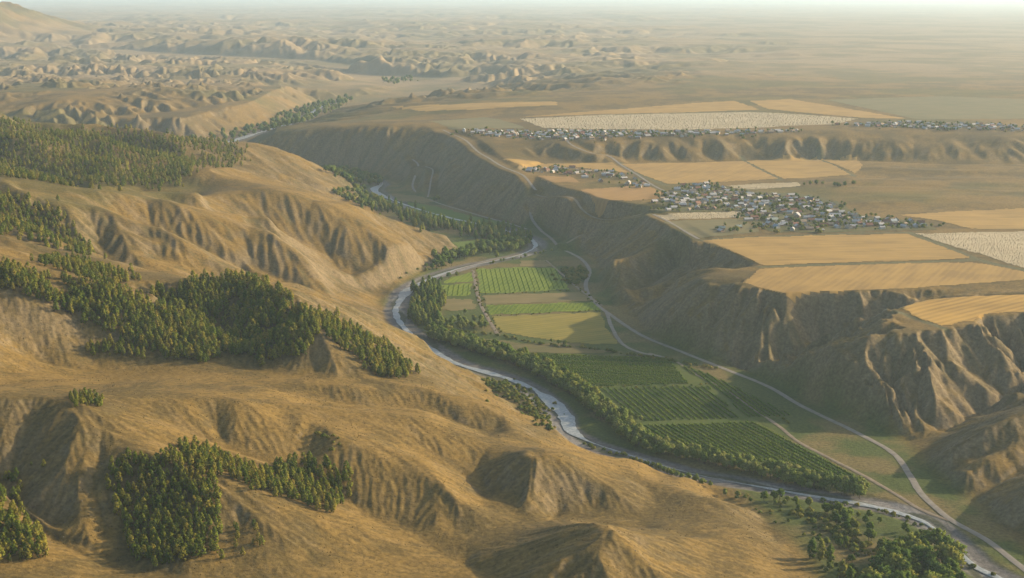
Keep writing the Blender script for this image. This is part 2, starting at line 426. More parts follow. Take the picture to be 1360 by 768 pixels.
ridge([(1218,614,4),(1245,601,12),(1272,590,19),(1310,568,29),(1360,545,38),(1430,520,46)], .6, 5)
ridge([(1262,625,5),(1293,623,15),(1330,603,23),(1360,588,28),(1430,560,36)], .6, 4)
ravine([(1300,658,2),(1322,645,5),(1345,632,9),(1400,605,14)], .55, 2)
# folds of the left hills
ridge([(0,556,88),(60,552,87),(112,540,86),(170,565,76),(235,608,63),(290,645,53),(340,680,43),(390,715,34)], .48, 9)
ridge([(410,560,54),(440,575,54),(475,592,53),(490,611,52),(530,629,45),(570,650,36),(615,668,27)], .45, 9)
ridge([(670,616,31),(707,602,41),(740,610,37),(790,640,24)], .45, 9)
ridge([(710,726,32),(760,704,45),(810,697,41),(860,714,29)], .45, 9)
ridge([(237,537,75),(300,541,70),(380,541,63),(430,535,60),(470,541,55),(525,540,52),(570,546,48),(640,556,39),(690,575,29),(731,592,16)], .4, 5)
ridge([(392,513,62),(462,508,61),(525,514,57),(600,523,48),(660,545,33)], .4, 5)
ravine([(380,527,54),(462,541,45),(560,547,39),(650,577,26)], .4, 3)
ravine([(0,650,51),(60,702,40),(110,730,35),(150,754,31),(220,764,29)], .5, 3)
ravine([(300,600,52),(370,625,42),(430,650,33),(470,670,27),(500,690,22),(560,720,18),(620,755,14)], .35, 3)
ridge([(345,380,108),(400,420,91),(430,452,76),(470,488,58)], .55, 5)
ravine([(185,392,97),(215,400,90),(270,430,75),(325,468,61)], .45, 3)
ridge([(0,313,126),(68,330,114),(112,341,107),(217,362,94),(267,370,86),(310,379,75)], .5, 6)
ridge([(0,238,146),(45,264,134),(100,265,130),(149,269,125),(203,280,115),(267,301,101),(322,298,94),(366,318,78),(406,341,55),(437,375,22)], .48, 6)
ridge([(165,311,99),(185,309,100),(230,330,83),(280,360,64)], .55, 5)
ravine([(230,312,82),(260,327,70),(310,351,52),(360,373,37),(400,391,25)], .5, 3)
ravine([(130,346,80),(200,363,70),(300,383,49),(380,395,31),(430,401,20)], .45, 3)
ridge([(210,266,114),(298,257,110),(372,266,98),(460,270,74),(520,290,47),(570,310,22)], .42, 6)
ravine([(230,273,100),(280,287,88),(350,303,64),(420,333,37),(470,366,12)], .45, 3)
ridge([(310,192,102),(335,191,101),(370,197,91),(420,219,53),(450,237,14)], .45, 6)
ridge([(255,232,108),(280,226,108),(300,222,106),(350,235,72),(400,250,42)], .5, 5)
# the terrace left of the upstream river
dl = near_line(RIVER2, 700)
leftof = sstep(-10, 60, (np.interp(Y, RIVER2[:, 1], RIVER2[:, 0]) - X))
dl = dl + 26 * fbm(X / 120, Y / 120, 2, 260) + 26 * np.abs(fbm(X / 60, Y / 60, 2, 262))
zt_ = np.interp(Y, RIVER2[:, 1], zr2) + np.clip((dl - 30) * .5, 0, 46)
inr = leftof * (dl < 600) * sstep(3250, 3400, Y) * (1 - sstep(4250, 4500, Y))
Z = Z * (1 - inr) + np.maximum(Z, zt_) * inr
_lm = sstep(1230, 1400, Y) * (1 - sstep(2700, 3000, Y)) * (1 - sstep(-.02, .04, X / Y))
Z = Z * (1 - _lm) + blur(blur(Z, 2), 2) * _lm
_nl = (1 - sstep(1080, 1250, Y)) * (1 - sstep(.19, .25, X / Y))
Z = Z * (1 - _nl) + blur(blur(Z, 4), 4) * _nl
# the valley floor and the plateau stay flat
Z = np.where(MF > 0, Z * (1 - MF) + (Z * 0.0 + 0.6 * fbm(X / 60, Y / 60, 3, 5)) * MF, Z)
Z = np.where(MP > 0, Z * (1 - MP) + (58 + 0.9 * fbm(X / 150, Y / 150, 2, 6)) * MP, Z)
UL = sstep(1650, 1800, Y) * (1 - sstep(2450, 2700, Y)) * (1 - sstep(-.26, -.17, X / Y))
Z = Z + UL * 25 * (.5 - 2.2 * np.abs(fbm(X / 210 + Y / 700, Y / 230, 3, 230)))
NEAR = 1 - sstep(1120, 1330, Y - 250 * sstep(.0, .12, X / Y)) * 1.0
NEARL = (1 - sstep(1080, 1250, Y)) * (1 - sstep(.19, .25, X / Y))
K4 = 1 - .65 * sstep(.25, .3, X / Y) * (1 - sstep(1080, 1150, Y)) - .45 * sstep(.04, .06, X / Y) * (1 - sstep(.17, .2, X / Y)) * sstep(1420, 1500, Y) * (1 - sstep(2150, 2250, Y))
K1 = (1 - .85 * NEARL) * K4; K2 = (1 - .8 * NEARL) * K4
LM = sstep(1230, 1400, Y) * (1 - sstep(2700, 3000, Y)) * (1 - sstep(-.02, .04, X / Y))
LT = sstep(3250, 3400, Y) * (1 - sstep(6500, 7500, Y)) * (1 - sstep(-.02, .04, X / Y))
RB = sstep(.03, .08, X / Y) * (1 - sstep(2200, 2400, Y)) + sstep(2300, 2450, Y) * (1 - sstep(3000, 3200, Y)) * sstep(-.2, -.15, X / Y) * (1 - sstep(.02, .04, X / Y))
RB = RB * np.clip(K4 * 1.6 - .6, 0, 1)
SB = sstep(2250, 2450, Y) * (1 - sstep(2900, 3100, Y)) * sstep(.0, .05, X / Y)
MOD = .45 + 1.1 * sstep(-.35, .35, fbm(X / 330, Y / 330, 2, 44))
NEARL2 = NEARL * sstep(.0, .02, 1.0 + 0 * Y)
Z = gully(Z, 84, 3.0, 38, fade=HILL * NEARL, smin=.05, smax=.35)
FG = FARB * keepflat * sstep(3300, 3700, Y)
Z = gully(Z, 230, 15, 33, fade=FG, smin=.008, smax=.07, sel=22000)
Z = gully(Z, 110, 7, 34, fade=FG, smin=.01, smax=.10, sel=12000)
Z = gully(Z, 55, 2.4, 36, fade=FG, smin=.02, smax=.16, sel=7500)
Z = gully(Z, 210, 4, 35, fade=HILL * LM, smin=.05, smax=.35)
Z = gully(Z, 110, 6.5, 40, fade=HILL * K1 * MOD * (1 - .1 * LM + .1 * SB + 1.2 * LT - .3 * RB), smin=.06, smax=.45)
Z = gully(Z, 70, 12.0, 45, fade=HILL * LT, smin=.05, smax=.3)
Z = gully(Z, 52, 3.6, 50, fade=HILL * K1 * MOD * (1 - .85 * LM + .2 * SB + .2 * RB), smin=.08, smax=.5)
Z = gully(Z, 25, 1.8, 60, fade=HILL * K2 * (1 + .6 * RB - .65 * LM + 1.5 * LT), smin=.12, smax=.5, sel=5500)
Z = gully(Z, 12, 0.75, 70, fade=HILL * K2 * (1 + .6 * RB + .2 * LM), smin=.12, smax=.5, sel=3300)
Z = gully(Z, 6, 0.3, 75, fade=HILL, smin=.1, smax=.4, sel=1500)
ROLL = MP * sstep(.2, .26, X / Y) * sstep(1900, 2050, Y)
Z = Z + ROLL * (4.0 * (1 - 2 * np.abs(fbm(X / 260, Y / 120, 3, 83))) + 1.5)
Z = Z + HILL * (.3 + 1.1 * sstep(.4, .85, np.hypot(*grads(Z)))) * fbm(X / 9, Y / 9, 3, 80) * (1 - sstep(2200, 3000, Y))

EDGE = sstep(.07, .1, X / Y) * (1 - sstep(2000, 2150, Y)) * (1 - MP)
Z = np.where(EDGE > 0, Z * (1 - EDGE) + np.minimum(Z, 58.3 - .02 * np.clip(SPL, 0, 60)) * EDGE, Z)
STREAK = gully(Z, 17, 1, 210, fade=HILL, smin=.05, smax=.3, sel=3300, raw=True)
STREAK3 = gully(Z, 8, 1, 240, fade=HILL, smin=.04, smax=.2, sel=1500, raw=True)
STREAK2 = gully(Z, 42, 1, 220, fade=HILL, smin=.05, smax=.3, sel=6000, raw=True)

def zat(x, y):
    """terrain height by bilinear lookup"""
    x = np.asarray(x, float); y = np.asarray(y, float)
    a = np.clip(x / y, AC[0], AC[-1])
    i = np.clip(np.searchsorted(AC, a) - 1, 0, NA - 2); ta = (a - AC[i]) / (AC[i + 1] - AC[i])
    yy = np.clip(y, YR[0], YR[-1]); j = np.clip(np.searchsorted(YR, yy) - 1, 0, NR - 2); ty = (yy - YR[j]) / (YR[j + 1] - YR[j])
    return (Z[j, i] * (1 - ta) + Z[j, i + 1] * ta) * (1 - ty) + (Z[j + 1, i] * (1 - ta) + Z[j + 1, i + 1] * ta) * ty
# ---------------------------------------------------------------- rivers, roads: survey lines on the terrain
RIVER_PX = [[(1400,800),(1350,775),(1300,752),(1268,722),(1240,696),(1205,680),(1150,667),(1085,656),(1010,644),(940,632),(880,618),(820,600),(775,585),(752,570),(745,552),(722,527),(690,508),(650,494),(610,482),(575,462),(545,440),(529,420),(527,405),(540,383),(570,368),(610,355),(655,346),(695,337),(714,326),(700,314),(650,300),(600,290),(555,278),(520,264),(500,252),(508,244),(497,238),(470,232),(430,232),(380,231),(330,228)]]
RIVER = smooth_line([P(x, y, 0) for x, y in RIVER_PX[0]], 6)
PAINT = []
# far canyons with cliff walls
for cpx, fz, hw, sl in (([(360,86,60),(420,95,54),(470,100,50),(520,104,48),(575,106,50),(630,103,58)], None, 95, .75), ([(120,66,76),(190,71,72),(260,75,70),(330,78,69),(400,83,66),(450,90,60)], None, 130, .6)):
    cl = smooth_line([P(*p) for p in cpx], 40); cz = np.interp(np.arange(len(cl)), np.linspace(0, len(cl) - 1, len(cpx)), [p[2] for p in cpx])
    dc, zc = near_line(cl, 420, cz)
    dc = dc + 34 * fbm(X / 75, Y / 160, 3, 250)
    Z = np.where(dc < 400, np.minimum(Z, zc + np.maximum(0, dc - hw) * sl), Z)
# gravel bed and channel
bedw = 13 + 5 * fbm(RIVER[:, 0] / 90, RIVER[:, 1] / 90, 2, 120)
d = near_line(RIVER, 60)
wob = 5 * fbm(X / 28, Y / 28, 2, 121)
Z = np.where(d < 60, Z * sstep(9, 30, d + .2 * wob) , Z)
Z = Z - 1.3 * (1 - sstep(11, 19, d + wob))
d2, zz2 = near_line(RIVER2, 130, zr2)
Z = np.where(d2 < 130, np.minimum(Z, zz2 + 1.5 + np.maximum(0, d2 - 45) * .5), Z)
Z = np.where(d2 < 60, Z * sstep(20, 60, d2) + zz2 * (1 - sstep(20, 60, d2)), Z)
Z = Z - 1.2 * (1 - sstep(12, 25, d2))
GRAVEL = [.125, .115, .10]
PAINT.append((RIVER, 12.5, GRAVEL))
BARS = smooth_line(RIVER[::9] + rng.normal(0, 5, RIVER[::9].shape), 6)
PAINT.append((BARS, 4.0, [.21, .195, .165]))
PAINT.append((smooth_line(RIVER[::7] + rng.normal(0, 6, RIVER[::7].shape), 6), 3.0, [.075, .078, .045]))
PAINT.append((RIVER2, 17.0, GRAVEL))

ROADS = []
def road(name, px, width, colr, label, flat=True, zfix=None, step=4.0):
    global Z
    pts = [P(p[0], p[1], p[2]) if len(p) == 3 else RC(*p) for p in px]
    ln = smooth_line(pts, step)
    zs = zat(ln[:, 0], ln[:, 1])
    if zfix is not None: zs = np.full(len(ln), float(zfix))
    k = 9
    for _ in range(3):
        zp = np.pad(zs, k, mode='edge'); zs = np.convolve(zp, np.ones(2 * k + 1) / (2 * k + 1), 'valid')
    if flat:
        d, zz = near_line(ln, width + 40, zs)
        rs = np.gradient(YR)[:, None]
        w0 = width / 2 + 1.0 + rs * .9
        t = 1 - sstep(w0, w0 + 9 + rs, d)
        Z = Z * (1 - t) + zz * t
    ROADS.append((name, ln, zs, width, colr, label))
MAIN_PX = [(1430,800,1),(1395,778,1),(1360,753,1),(1310,715,1),(1262,688,1),(1225,656,1),(1207,628,1),(1185,600,1),(1135,572,1),(1065,538,1),(1020,512,1),(960,488,1),(900,464,1),(852,444,1),(812,418,1),(787,398,1),(778,378,1),(783,358,1),(770,341,2),(745,326,4),(731,308,9),(717,283,27),(706,262,45),(706,249,57),(712,242,59)]
road('dirt_road', MAIN_PX, 4.9, 'road', 'long pale dirt road along the foot of the right bluffs', step=4)
road('dirt_road', [(712,242,59),(695,234),(672,222),(650,209),(630,196),(612,184),(600,178),(588,172)], 4.2, 'road', 'pale dirt road climbing left from the junction to the upper village')
road('dirt_track', [(712,243,59),(730,249,59),(760,256,59),(775,263,59),(805,270,58),(840,274,58),(880,275,58)], 4.0, 'track', 'faint track from the plateau edge junction to the main village')
road('dirt_track', [(752,327,3),(772,317,10),(800,306,25),(836,290,46),(862,283,57)], 4.0, 'track', 'track climbing the ravine below the main village')
road('dirt_track', [(868,283,58),(890,295,58),(912,307,58),(928,316,58)], 4.5, 'road', 'short pale track beside the strip of pale stubble')
road('dirt_road', [(748,170),(752,182),(758,190),(785,203),(812,212,60),(842,229,59),(870,247,59),(893,257,59),(905,262,59)], 4.2, 'road', 'pale road running from the upper village down past the wheat to the houses')
road('dirt_track', [(1262,690,1),(1225,676,1),(1190,655,1),(1150,632,1),(1100,606,1),(1060,585,1),(1035,565,1),(1005,545,1),(960,515,1),(925,497,1),(895,478,1),(862,468,1)], 3.6, 'track', 'narrow earth track between the orchards and the main road')
road('dirt_track', [(806,414,1),(812,432,1),(826,455,1),(850,467,1),(880,473,1),(900,480,1)], 4.0, 'road', 'pale curved side track beside the hay meadow')
road('dirt_track', [(628,358,1),(632,380,1),(637,400,1),(648,422,1),(662,445,1)], 4.0, 'track', 'straight earth lane between the green fields')
road('dirt_track', [(725,345,1),(745,362,1),(772,385,1),(800,405,1)], 3.0, 'track', 'thin earth lane along the edge of the vineyard')
road('dirt_track', [(725,330,2),(680,338,1),(640,347,1),(600,358,1),(560,372,1),(540,382,1)], 5.0, 'track', 'stony track beside the river below the poplars')
road('dirt_track', [(700,305,1),(660,292,1),(620,281,1),(590,272,1),(565,262,1),(548,250,1),(556,238,3),(548,228,10)], 4.0, 'road', 'pale track at the foot of the far hillside')
road('dirt_track', [(568,262,1),(572,252,2),(575,243,5),(565,236,8)], 3.0, 'road', 'short pale spur track on the far hillside')
for ln_px, wd in (([(1010,355),(1090,352),(1180,349),(1240,347),(1297,345)], 4.5), ([(1207,309),(1250,325),(1300,345),(1365,360)], 5), ([(985,211),(1010,225),(1036,239)], 3.5), ([(1087,210),(1110,224),(1134,235)], 3.5),
                  ([(920,318),(985,316),(1060,313),(1140,310),(1207,309)], 3.5), ([(1255,437),(1225,426),(1188,412)], 3), ([(822,217),(850,232),(884,246)], 3.5)):
    PAINT.append((smooth_line([P(x, y, 58) for x, y in ln_px], 8), wd, [.10, .095, .04]))
# ---------------------------------------------------------------- terrain mesh
def grid_mesh(name, X, Y, Z):
    nr, na = X.shape
    me = bpy.data.meshes.new(name)
    me.vertices.add(nr * na)
    me.vertices.foreach_set('co', np.stack([X, Y, Z], 2).astype(np.float32).ravel())
    idx = np.arange(nr * na).reshape(nr, na)
    f = np.stack([idx[:-1, :-1], idx[:-1, 1:], idx[1:, 1:], idx[1:, :-1]], 2).reshape(-1, 4).astype(np.int32)
    me.loops.add(f.size); me.polygons.add(len(f))
    me.loops.foreach_set('vertex_index', f.ravel())
    me.polygons.foreach_set('loop_start', (np.arange(len(f)) * 4).astype(np.int32))
    me.polygons.foreach_set('use_smooth', np.ones(len(f), bool))
    me.update(calc_edges=True)
    return me
def attr_color(me, name, rgb):
    at = me.color_attributes.new(name, 'FLOAT_COLOR', 'POINT')
    c = np.ones((len(me.vertices), 4), np.float32); c[:, :3] = rgb
    at.data.foreach_set('color', c.ravel())
def add_obj(name, me, mat=None, parent=None, **props):
    o = bpy.data.objects.new(name, me); C.objects.link(o)
    if mat and me and not me.materials: me.materials.append(mat)
    if parent: o.parent = parent
    for k, v in props.items(): o[k] = v
    return o
def mixc(a, b, t): return a * (1 - t[..., None]) + b * t[..., None]
gx, gy = grads(Z); SL = np.hypot(gx, gy)
grass = np.array([.165, .107, .027]); grass2 = np.array([.099, .070, .020]); soil = np.array([.128, .093, .036]); rock = np.array([.168, .127, .066]); green = np.array([.08, .083, .017])
n1 = fbm(X / 70, Y / 70, 4, 90); n2 = fbm(X / 14, Y / 14, 3, 95); n3 = fbm(X / 260, Y / 260, 3, 97)
col = mixc(np.broadcast_to(grass, X.shape + (3,)), grass2, sstep(-.35, .4, n1 + .5 * n2))
col = mixc(col, soil, sstep(.38, .75, SL + .25 * n1 + .2 * n2) * .8)
col = mixc(col, rock, sstep(.55, .95, SL + .35 * n2 + .15 * n1) * .75)
col = mixc(col, green, sstep(.0, .45, n3 + .4 * n1) * .45 * sstep(900, 1800, Y))
stk = .6 * STREAK + .5 * STREAK2 + .5 * n2; hs_ = HILL * sstep(.12, .4, SL) * (1 - .6 * NEARL)
col = mixc(col, np.array([.078, .068, .026]), sstep(.1, .75, stk) * hs_ * .55)        # scrubby strips down the slopes; gully shading put into the colour
col = mixc(col, np.array([.20, .152, .082]), sstep(.15, .8, -stk) * hs_ * .5)       # pale soil between them, painting in the lighter ribs' contrast
st3 = STREAK3 + .6 * n2
col = mixc(col, np.array([.085, .062, .02]), sstep(.15, .9, st3) * HILL * NEARL * .5)
col = mixc(col, np.array([.22, .15, .05]), sstep(.2, .9, -st3) * HILL * NEARL * .35)
fl = np.array([.062, .080, .016]); fl2 = np.array([.14, .108, .036])
col = mixc(col, mixc(np.broadcast_to(fl, col.shape), fl2, sstep(-.2, .35, fbm(X / 45, Y / 45, 4, 99))), MF)
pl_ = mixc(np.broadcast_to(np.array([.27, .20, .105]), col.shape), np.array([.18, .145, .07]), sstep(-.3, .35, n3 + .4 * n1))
col = mixc(col, pl_, sstep(3400, 5200, Y) * .8 * (1 - np.clip(mt * 1.5, 0, 1)))                                     # pale dry steppe; also puts missing haze brightness into the far ground's colour
for (line, wdt, cc) in PAINT:                    # gravel beds, field margins, bare verges: the ground's own colour
    d_ = near_line(line, wdt * 1.6 + 12)
    sp2 = np.gradient(YR)[:, None] * .5
    col = mixc(col, np.array(cc), (1 - sstep(wdt * .8, wdt * 1.2 + sp2, d_ + 2.0 * n2)) * .95)
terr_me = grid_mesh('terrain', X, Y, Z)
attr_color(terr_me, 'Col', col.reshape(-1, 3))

def new_mat(name):
    m = bpy.data.materials.new(name); m.use_nodes = True
    nt = m.node_tree; b = nt.nodes['Principled BSDF']
    b.inputs['Roughness'].default_value = .95
    b.inputs['Specular IOR Level'].default_value = .1
    return m, nt, b
def node(nt, t, **kw):
    n_ = nt.nodes.new(t)
    for k, v in kw.items(): setattr(n_, k, v)
    return n_
def ground_mat(name, scale=.25, amt=.45, bump=.5, dist=.5):
    m, nt, b = new_mat(name)
    at = node(nt, 'ShaderNodeAttribute', attribute_name='Col')
    geo = node(nt, 'ShaderNodeNewGeometry')
    no = node(nt, 'ShaderNodeTexNoise'); no.inputs['Scale'].default_value = scale; no.inputs['Detail'].default_value = 8; no.inputs['Roughness'].default_value = .65
    nt.links.new(geo.outputs['Position'], no.inputs['Vector'])
    mr = node(nt, 'ShaderNodeMapRange'); mr.inputs['From Min'].default_value = .3; mr.inputs['From Max'].default_value = .7
    mr.inputs['To Min'].default_value = 1 - amt; mr.inputs['To Max'].default_value = 1 + amt
    nt.links.new(no.outputs['Fac'], mr.inputs['Value'])
    mx = node(nt, 'ShaderNodeVectorMath', operation='SCALE')
    nt.links.new(at.outputs['Color'], mx.inputs[0]); nt.links.new(mr.outputs[0], mx.inputs['Scale'])
    nt.links.new(mx.outputs[0], b.inputs['Base Color'])
    bp = node(nt, 'ShaderNodeBump'); bp.inputs['Strength'].default_value = bump; bp.inputs['Distance'].default_value = dist
    nt.links.new(no.outputs['Fac'], bp.inputs['Height']); nt.links.new(bp.outputs[0], b.inputs['Normal'])
    return m
M_GROUND = ground_mat('dry_grass_hills', .35, .42, .6, 1.0)
add_obj('terrain', terr_me, M_GROUND, kind='structure', label='dry ochre hills, eroded bluffs, plateau and valley floor')

# ---------------------------------------------------------------- haze
def box_mesh(name, lo, hi):
    v = [(x, y, z) for x in (lo[0], hi[0]) for y in (lo[1], hi[1]) for z in (lo[2], hi[2])]
    f = [(0, 1, 3, 2), (4, 6, 7, 5), (0, 4, 5, 1), (2, 3, 7, 6), (0, 2, 6, 4), (1, 5, 7, 3)]
    me = bpy.data.meshes.new(name); me.from_pydata(v, [], f); me.update(); return me
hz = bpy.data.materials.new('haze'); hz.use_nodes = True
hz.node_tree.nodes.clear()
ho = node(hz.node_tree, 'ShaderNodeOutputMaterial'); hv = node(hz.node_tree, 'ShaderNodeVolumePrincipled')
hv.inputs['Color'].default_value = (.62, .80, .90, 1); hv.inputs['Density'].default_value = HAZE_DENSITY; hv.inputs['Anisotropy'].default_value = .28
hz.node_tree.links.new(hv.outputs[0], ho.inputs['Volume'])
add_obj('haze', box_mesh('haze', (-40000, -3000, float(Z.min()) - 1.5), (40000, 61000, 420)), hz, kind='stuff', label='pale dusty air over the far plain')
# ---------------------------------------------------------------- roads, river, fields
def plain_mat(name, c, rough=.95, scale=.2, amt=.2, bump=.3, dist=.3, c2=None):
    m, nt, b = new_mat(name); b.inputs['Roughness'].default_value = rough
    geo = node(nt, 'ShaderNodeNewGeometry')
    no = node(nt, 'ShaderNodeTexNoise'); no.inputs['Scale'].default_value = scale; no.inputs['Detail'].default_value = 7; no.inputs['Roughness'].default_value = .65
    nt.links.new(geo.outputs['Position'], no.inputs['Vector'])
    rp = node(nt, 'ShaderNodeMix', data_type='RGBA')
    mr = node(nt, 'ShaderNodeMapRange'); mr.inputs['From Min'].default_value = .35; mr.inputs['From Max'].default_value = .65
    nt.links.new(no.outputs['Fac'], mr.inputs['Value']); nt.links.new(mr.outputs[0], rp.inputs['Factor'])
    cc2 = c2 or tuple(v * (1 - amt) for v in c)
    rp.inputs['A'].default_value = (*c, 1); rp.inputs['B'].default_value = (*cc2, 1)
    nt.links.new(rp.outputs['Result'], b.inputs['Base Color'])
    bp = node(nt, 'ShaderNodeBump'); bp.inputs['Strength'].default_value = bump; bp.inputs['Distance'].default_value = dist
    nt.links.new(no.outputs['Fac'], bp.inputs['Height']); nt.links.new(bp.outputs[0], b.inputs['Normal'])
    return m
MR = {'road': plain_mat('pale_gravel', (.235, .21, .165), scale=.15, amt=.3), 'track': plain_mat('earth_track', (.23, .185, .12), scale=.15, amt=.35)}
def strip(name, ln, zs, width, mat, lift, rag=.5, cross=4, **props):
    t = np.gradient(ln, axis=0); t /= np.hypot(t[:, 0], t[:, 1])[:, None] + 1e-9
    nrm = np.stack([-t[:, 1], t[:, 0]], 1)
    s = np.linspace(-1, 1, cross + 1); m = len(ln)
    w = np.asarray(width) * np.ones(m)
    V = np.zeros((m, cross + 1, 3))
    for k, q_ in enumerate(s):
        ww = w / 2 * q_ + (rag * fbm(ln[:, 0] / 9 + 31 * k, ln[:, 1] / 9, 2, 130 + k) if abs(q_) == 1 else 0)
        V[:, k, :2] = ln + nrm * np.asarray(ww)[:, None]
        V[:, k, 2] = zs + lift - .12 * abs(q_) ** 3
    me = grid_mesh(name, V[..., 0], V[..., 1], V[..., 2])
    return add_obj(name, me, mat, **props)
for (nm, ln, zs, wdt, cc, lab) in ROADS:
    strip(nm, ln, zs, wdt, MR[cc], .35, kind='structure', label=lab)
wm, nt, b = new_mat('river_water')
b.inputs['Base Color'].default_value = (.30, .34, .33, 1); b.inputs['Roughness'].default_value = .45; b.inputs['Specular IOR Level'].default_value = .35
geo = node(nt, 'ShaderNodeNewGeometry'); no = node(nt, 'ShaderNodeTexNoise'); no.inputs['Scale'].default_value = .55; no.inputs['Detail'].default_value = 6
nt.links.new(geo.outputs['Position'], no.inputs['Vector'])
bp = node(nt, 'ShaderNodeBump'); bp.inputs['Strength'].default_value = .6; bp.inputs['Distance'].default_value = .5
nt.links.new(no.outputs['Fac'], bp.inputs['Height']); nt.links.new(bp.outputs[0], b.inputs['Normal'])
mr = node(nt, 'ShaderNodeMapRange'); mr.inputs['From Min'].default_value = .48; mr.inputs['From Max'].default_value = .66
no2 = node(nt, 'ShaderNodeTexNoise'); no2.inputs['Scale'].default_value = .35; no2.inputs['Detail'].default_value = 8; no2.inputs['Roughness'].default_value = .8
nt.links.new(geo.outputs['Position'], no2.inputs['Vector']); nt.links.new(no2.outputs['Fac'], mr.inputs['Value'])
mx = node(nt, 'ShaderNodeMix', data_type='RGBA'); mx.inputs['A'].default_value = (.20, .22, .20, 1); mx.inputs['B'].default_value = (.43, .43, .395, 1)
nt.links.new(mr.outputs[0], mx.inputs['Factor']); nt.links.new(mx.outputs['Result'], b.inputs['Base Color'])
ridx = np.arange(len(RIVER))
sway = 4.5 * np.sin(ridx / 17.0) * (0.4 + .6 * np.abs(np.sin(ridx / 41.0)))
t = np.gradient(RIVER, axis=0); t /= np.hypot(t[:, 0], t[:, 1])[:, None]
RW = RIVER + np.stack([-t[:, 1], t[:, 0]], 1) * sway[:, None]
seq_px = np.array([P(x, y, 0) for x, y in RIVER_PX[0]])
seq_i = np.array([np.argmin(np.sum((RIVER - p) ** 2, 1)) for p in seq_px])
seq_w = np.interp(np.arange(len(seq_px)), [0, 3, 4, 6, 8, 9, 11, 12, 13, 14, 15, 17, 18, 21, 23, 25, 27, 29, 33, 34, 37, 40], [7, 7, 3, 7, 2, 1.5, 1.5, 3, 8, 11, 10, 6, 4, 10, 10, 2, 2, 7, 4, 14, 9, 8])
rw = np.interp(ridx, seq_i, seq_w) * (1 + .9 * fbm(ridx / 7.0, ridx * 0.0, 3, 140))
strip('river', RW, np.full(len(RW), -.75), rw, wm, 0, rag=2.0, cross=6, kind='structure', label='shallow pale river winding along the valley floor')
r2w = np.full(len(RIVER2), 12.0) + 14 * fbm(np.arange(len(RIVER2)) / 5.0, np.zeros(len(RIVER2)), 2, 141)
strip('river', RIVER2, zr2 - .6, r2w, wm, 0, rag=3, cross=4, kind='structure', label='distant upstream reach of the river below the fluted bluffs')

def field_mat(name, c1, c2, ang, freq, bump=.4, patch=.02, stripes=.5):
    """drilled or mown field: rows across the sheet at a given direction, with broad patches"""
    m, nt, b = new_mat(name)
    geo = node(nt, 'ShaderNodeNewGeometry')
    mp = node(nt, 'ShaderNodeMapping'); mp.inputs['Rotation'].default_value = (0, 0, -ang)
    nt.links.new(geo.outputs['Position'], mp.inputs['Vector'])
    wv = node(nt, 'ShaderNodeTexWave', bands_direction='Y'); wv.inputs['Scale'].default_value = freq; wv.inputs['Distortion'].default_value = 1.2; wv.inputs['Detail'].default_value = 3; wv.inputs['Detail Scale'].default_value = .6
    nt.links.new(mp.outputs[0], wv.inputs['Vector'])
    st = node(nt, 'ShaderNodeMapping'); st.inputs['Rotation'].default_value = (0, 0, -ang); st.inputs['Scale'].default_value = (.012, .12, .1)
    st.inputs['Rotation'].default_value = (0, 0, 0)
    nt.links.new(mp.outputs[0], st.inputs['Vector'])
    n1_ = node(nt, 'ShaderNodeTexNoise'); n1_.inputs['Scale'].default_value = 1.0; n1_.inputs['Detail'].default_value = 5; n1_.inputs['Roughness'].default_value = .6
    nt.links.new(st.outputs[0], n1_.inputs['Vector'])
    n2_ = node(nt, 'ShaderNodeTexNoise'); n2_.inputs['Scale'].default_value = patch; n2_.inputs['Detail'].default_value = 6; n2_.inputs['Roughness'].default_value = .6
    nt.links.new(geo.outputs['Position'], n2_.inputs['Vector'])
    ad = node(nt, 'ShaderNodeMath', operation='ADD'); nt.links.new(n1_.outputs['Fac'], ad.inputs[0]); nt.links.new(n2_.outputs['Fac'], ad.inputs[1])
    
    mw = node(nt, 'ShaderNodeMath', operation='MULTIPLY_ADD'); mw.inputs[1].default_value = stripes * .4; nt.links.new(wv.outputs['Fac'], mw.inputs[0]); nt.links.new(ad.outputs[0], mw.inputs[2])
    mr = node(nt, 'ShaderNodeMapRange'); mr.inputs['From Min'].default_value = .8 + stripes * .1; mr.inputs['From Max'].default_value = 1.22 + stripes * .3
    nt.links.new(mw.outputs[0], mr.inputs['Value'])
    mx = node(nt, 'ShaderNodeMix', data_type='RGBA'); mx.inputs['A'].default_value = (*c1, 1); mx.inputs['B'].default_value = (*c2, 1)
    nt.links.new(mr.outputs[0], mx.inputs['Factor']); nt.links.new(mx.outputs['Result'], b.inputs['Base Color'])
    bp = node(nt, 'ShaderNodeBump'); bp.inputs['Strength'].default_value = bump; bp.inputs['Distance'].default_value = .4
    nt.links.new(mw.outputs[0], bp.inputs['Height']); nt.links.new(bp.outputs[0], b.inputs['Normal'])
    return m
def inpoly(poly, x, y):
    ins = np.zeros(np.shape(x), bool)
    for i in range(len(poly)):
        x0, y0 = poly[i]; x1, y1 = poly[(i + 1) % len(poly)]
        if y0 != y1: ins ^= ((y0 > y) != (y1 > y)) & (x < (x1 - x0) * (y - y0) / (y1 - y0) + x0)
    return ins
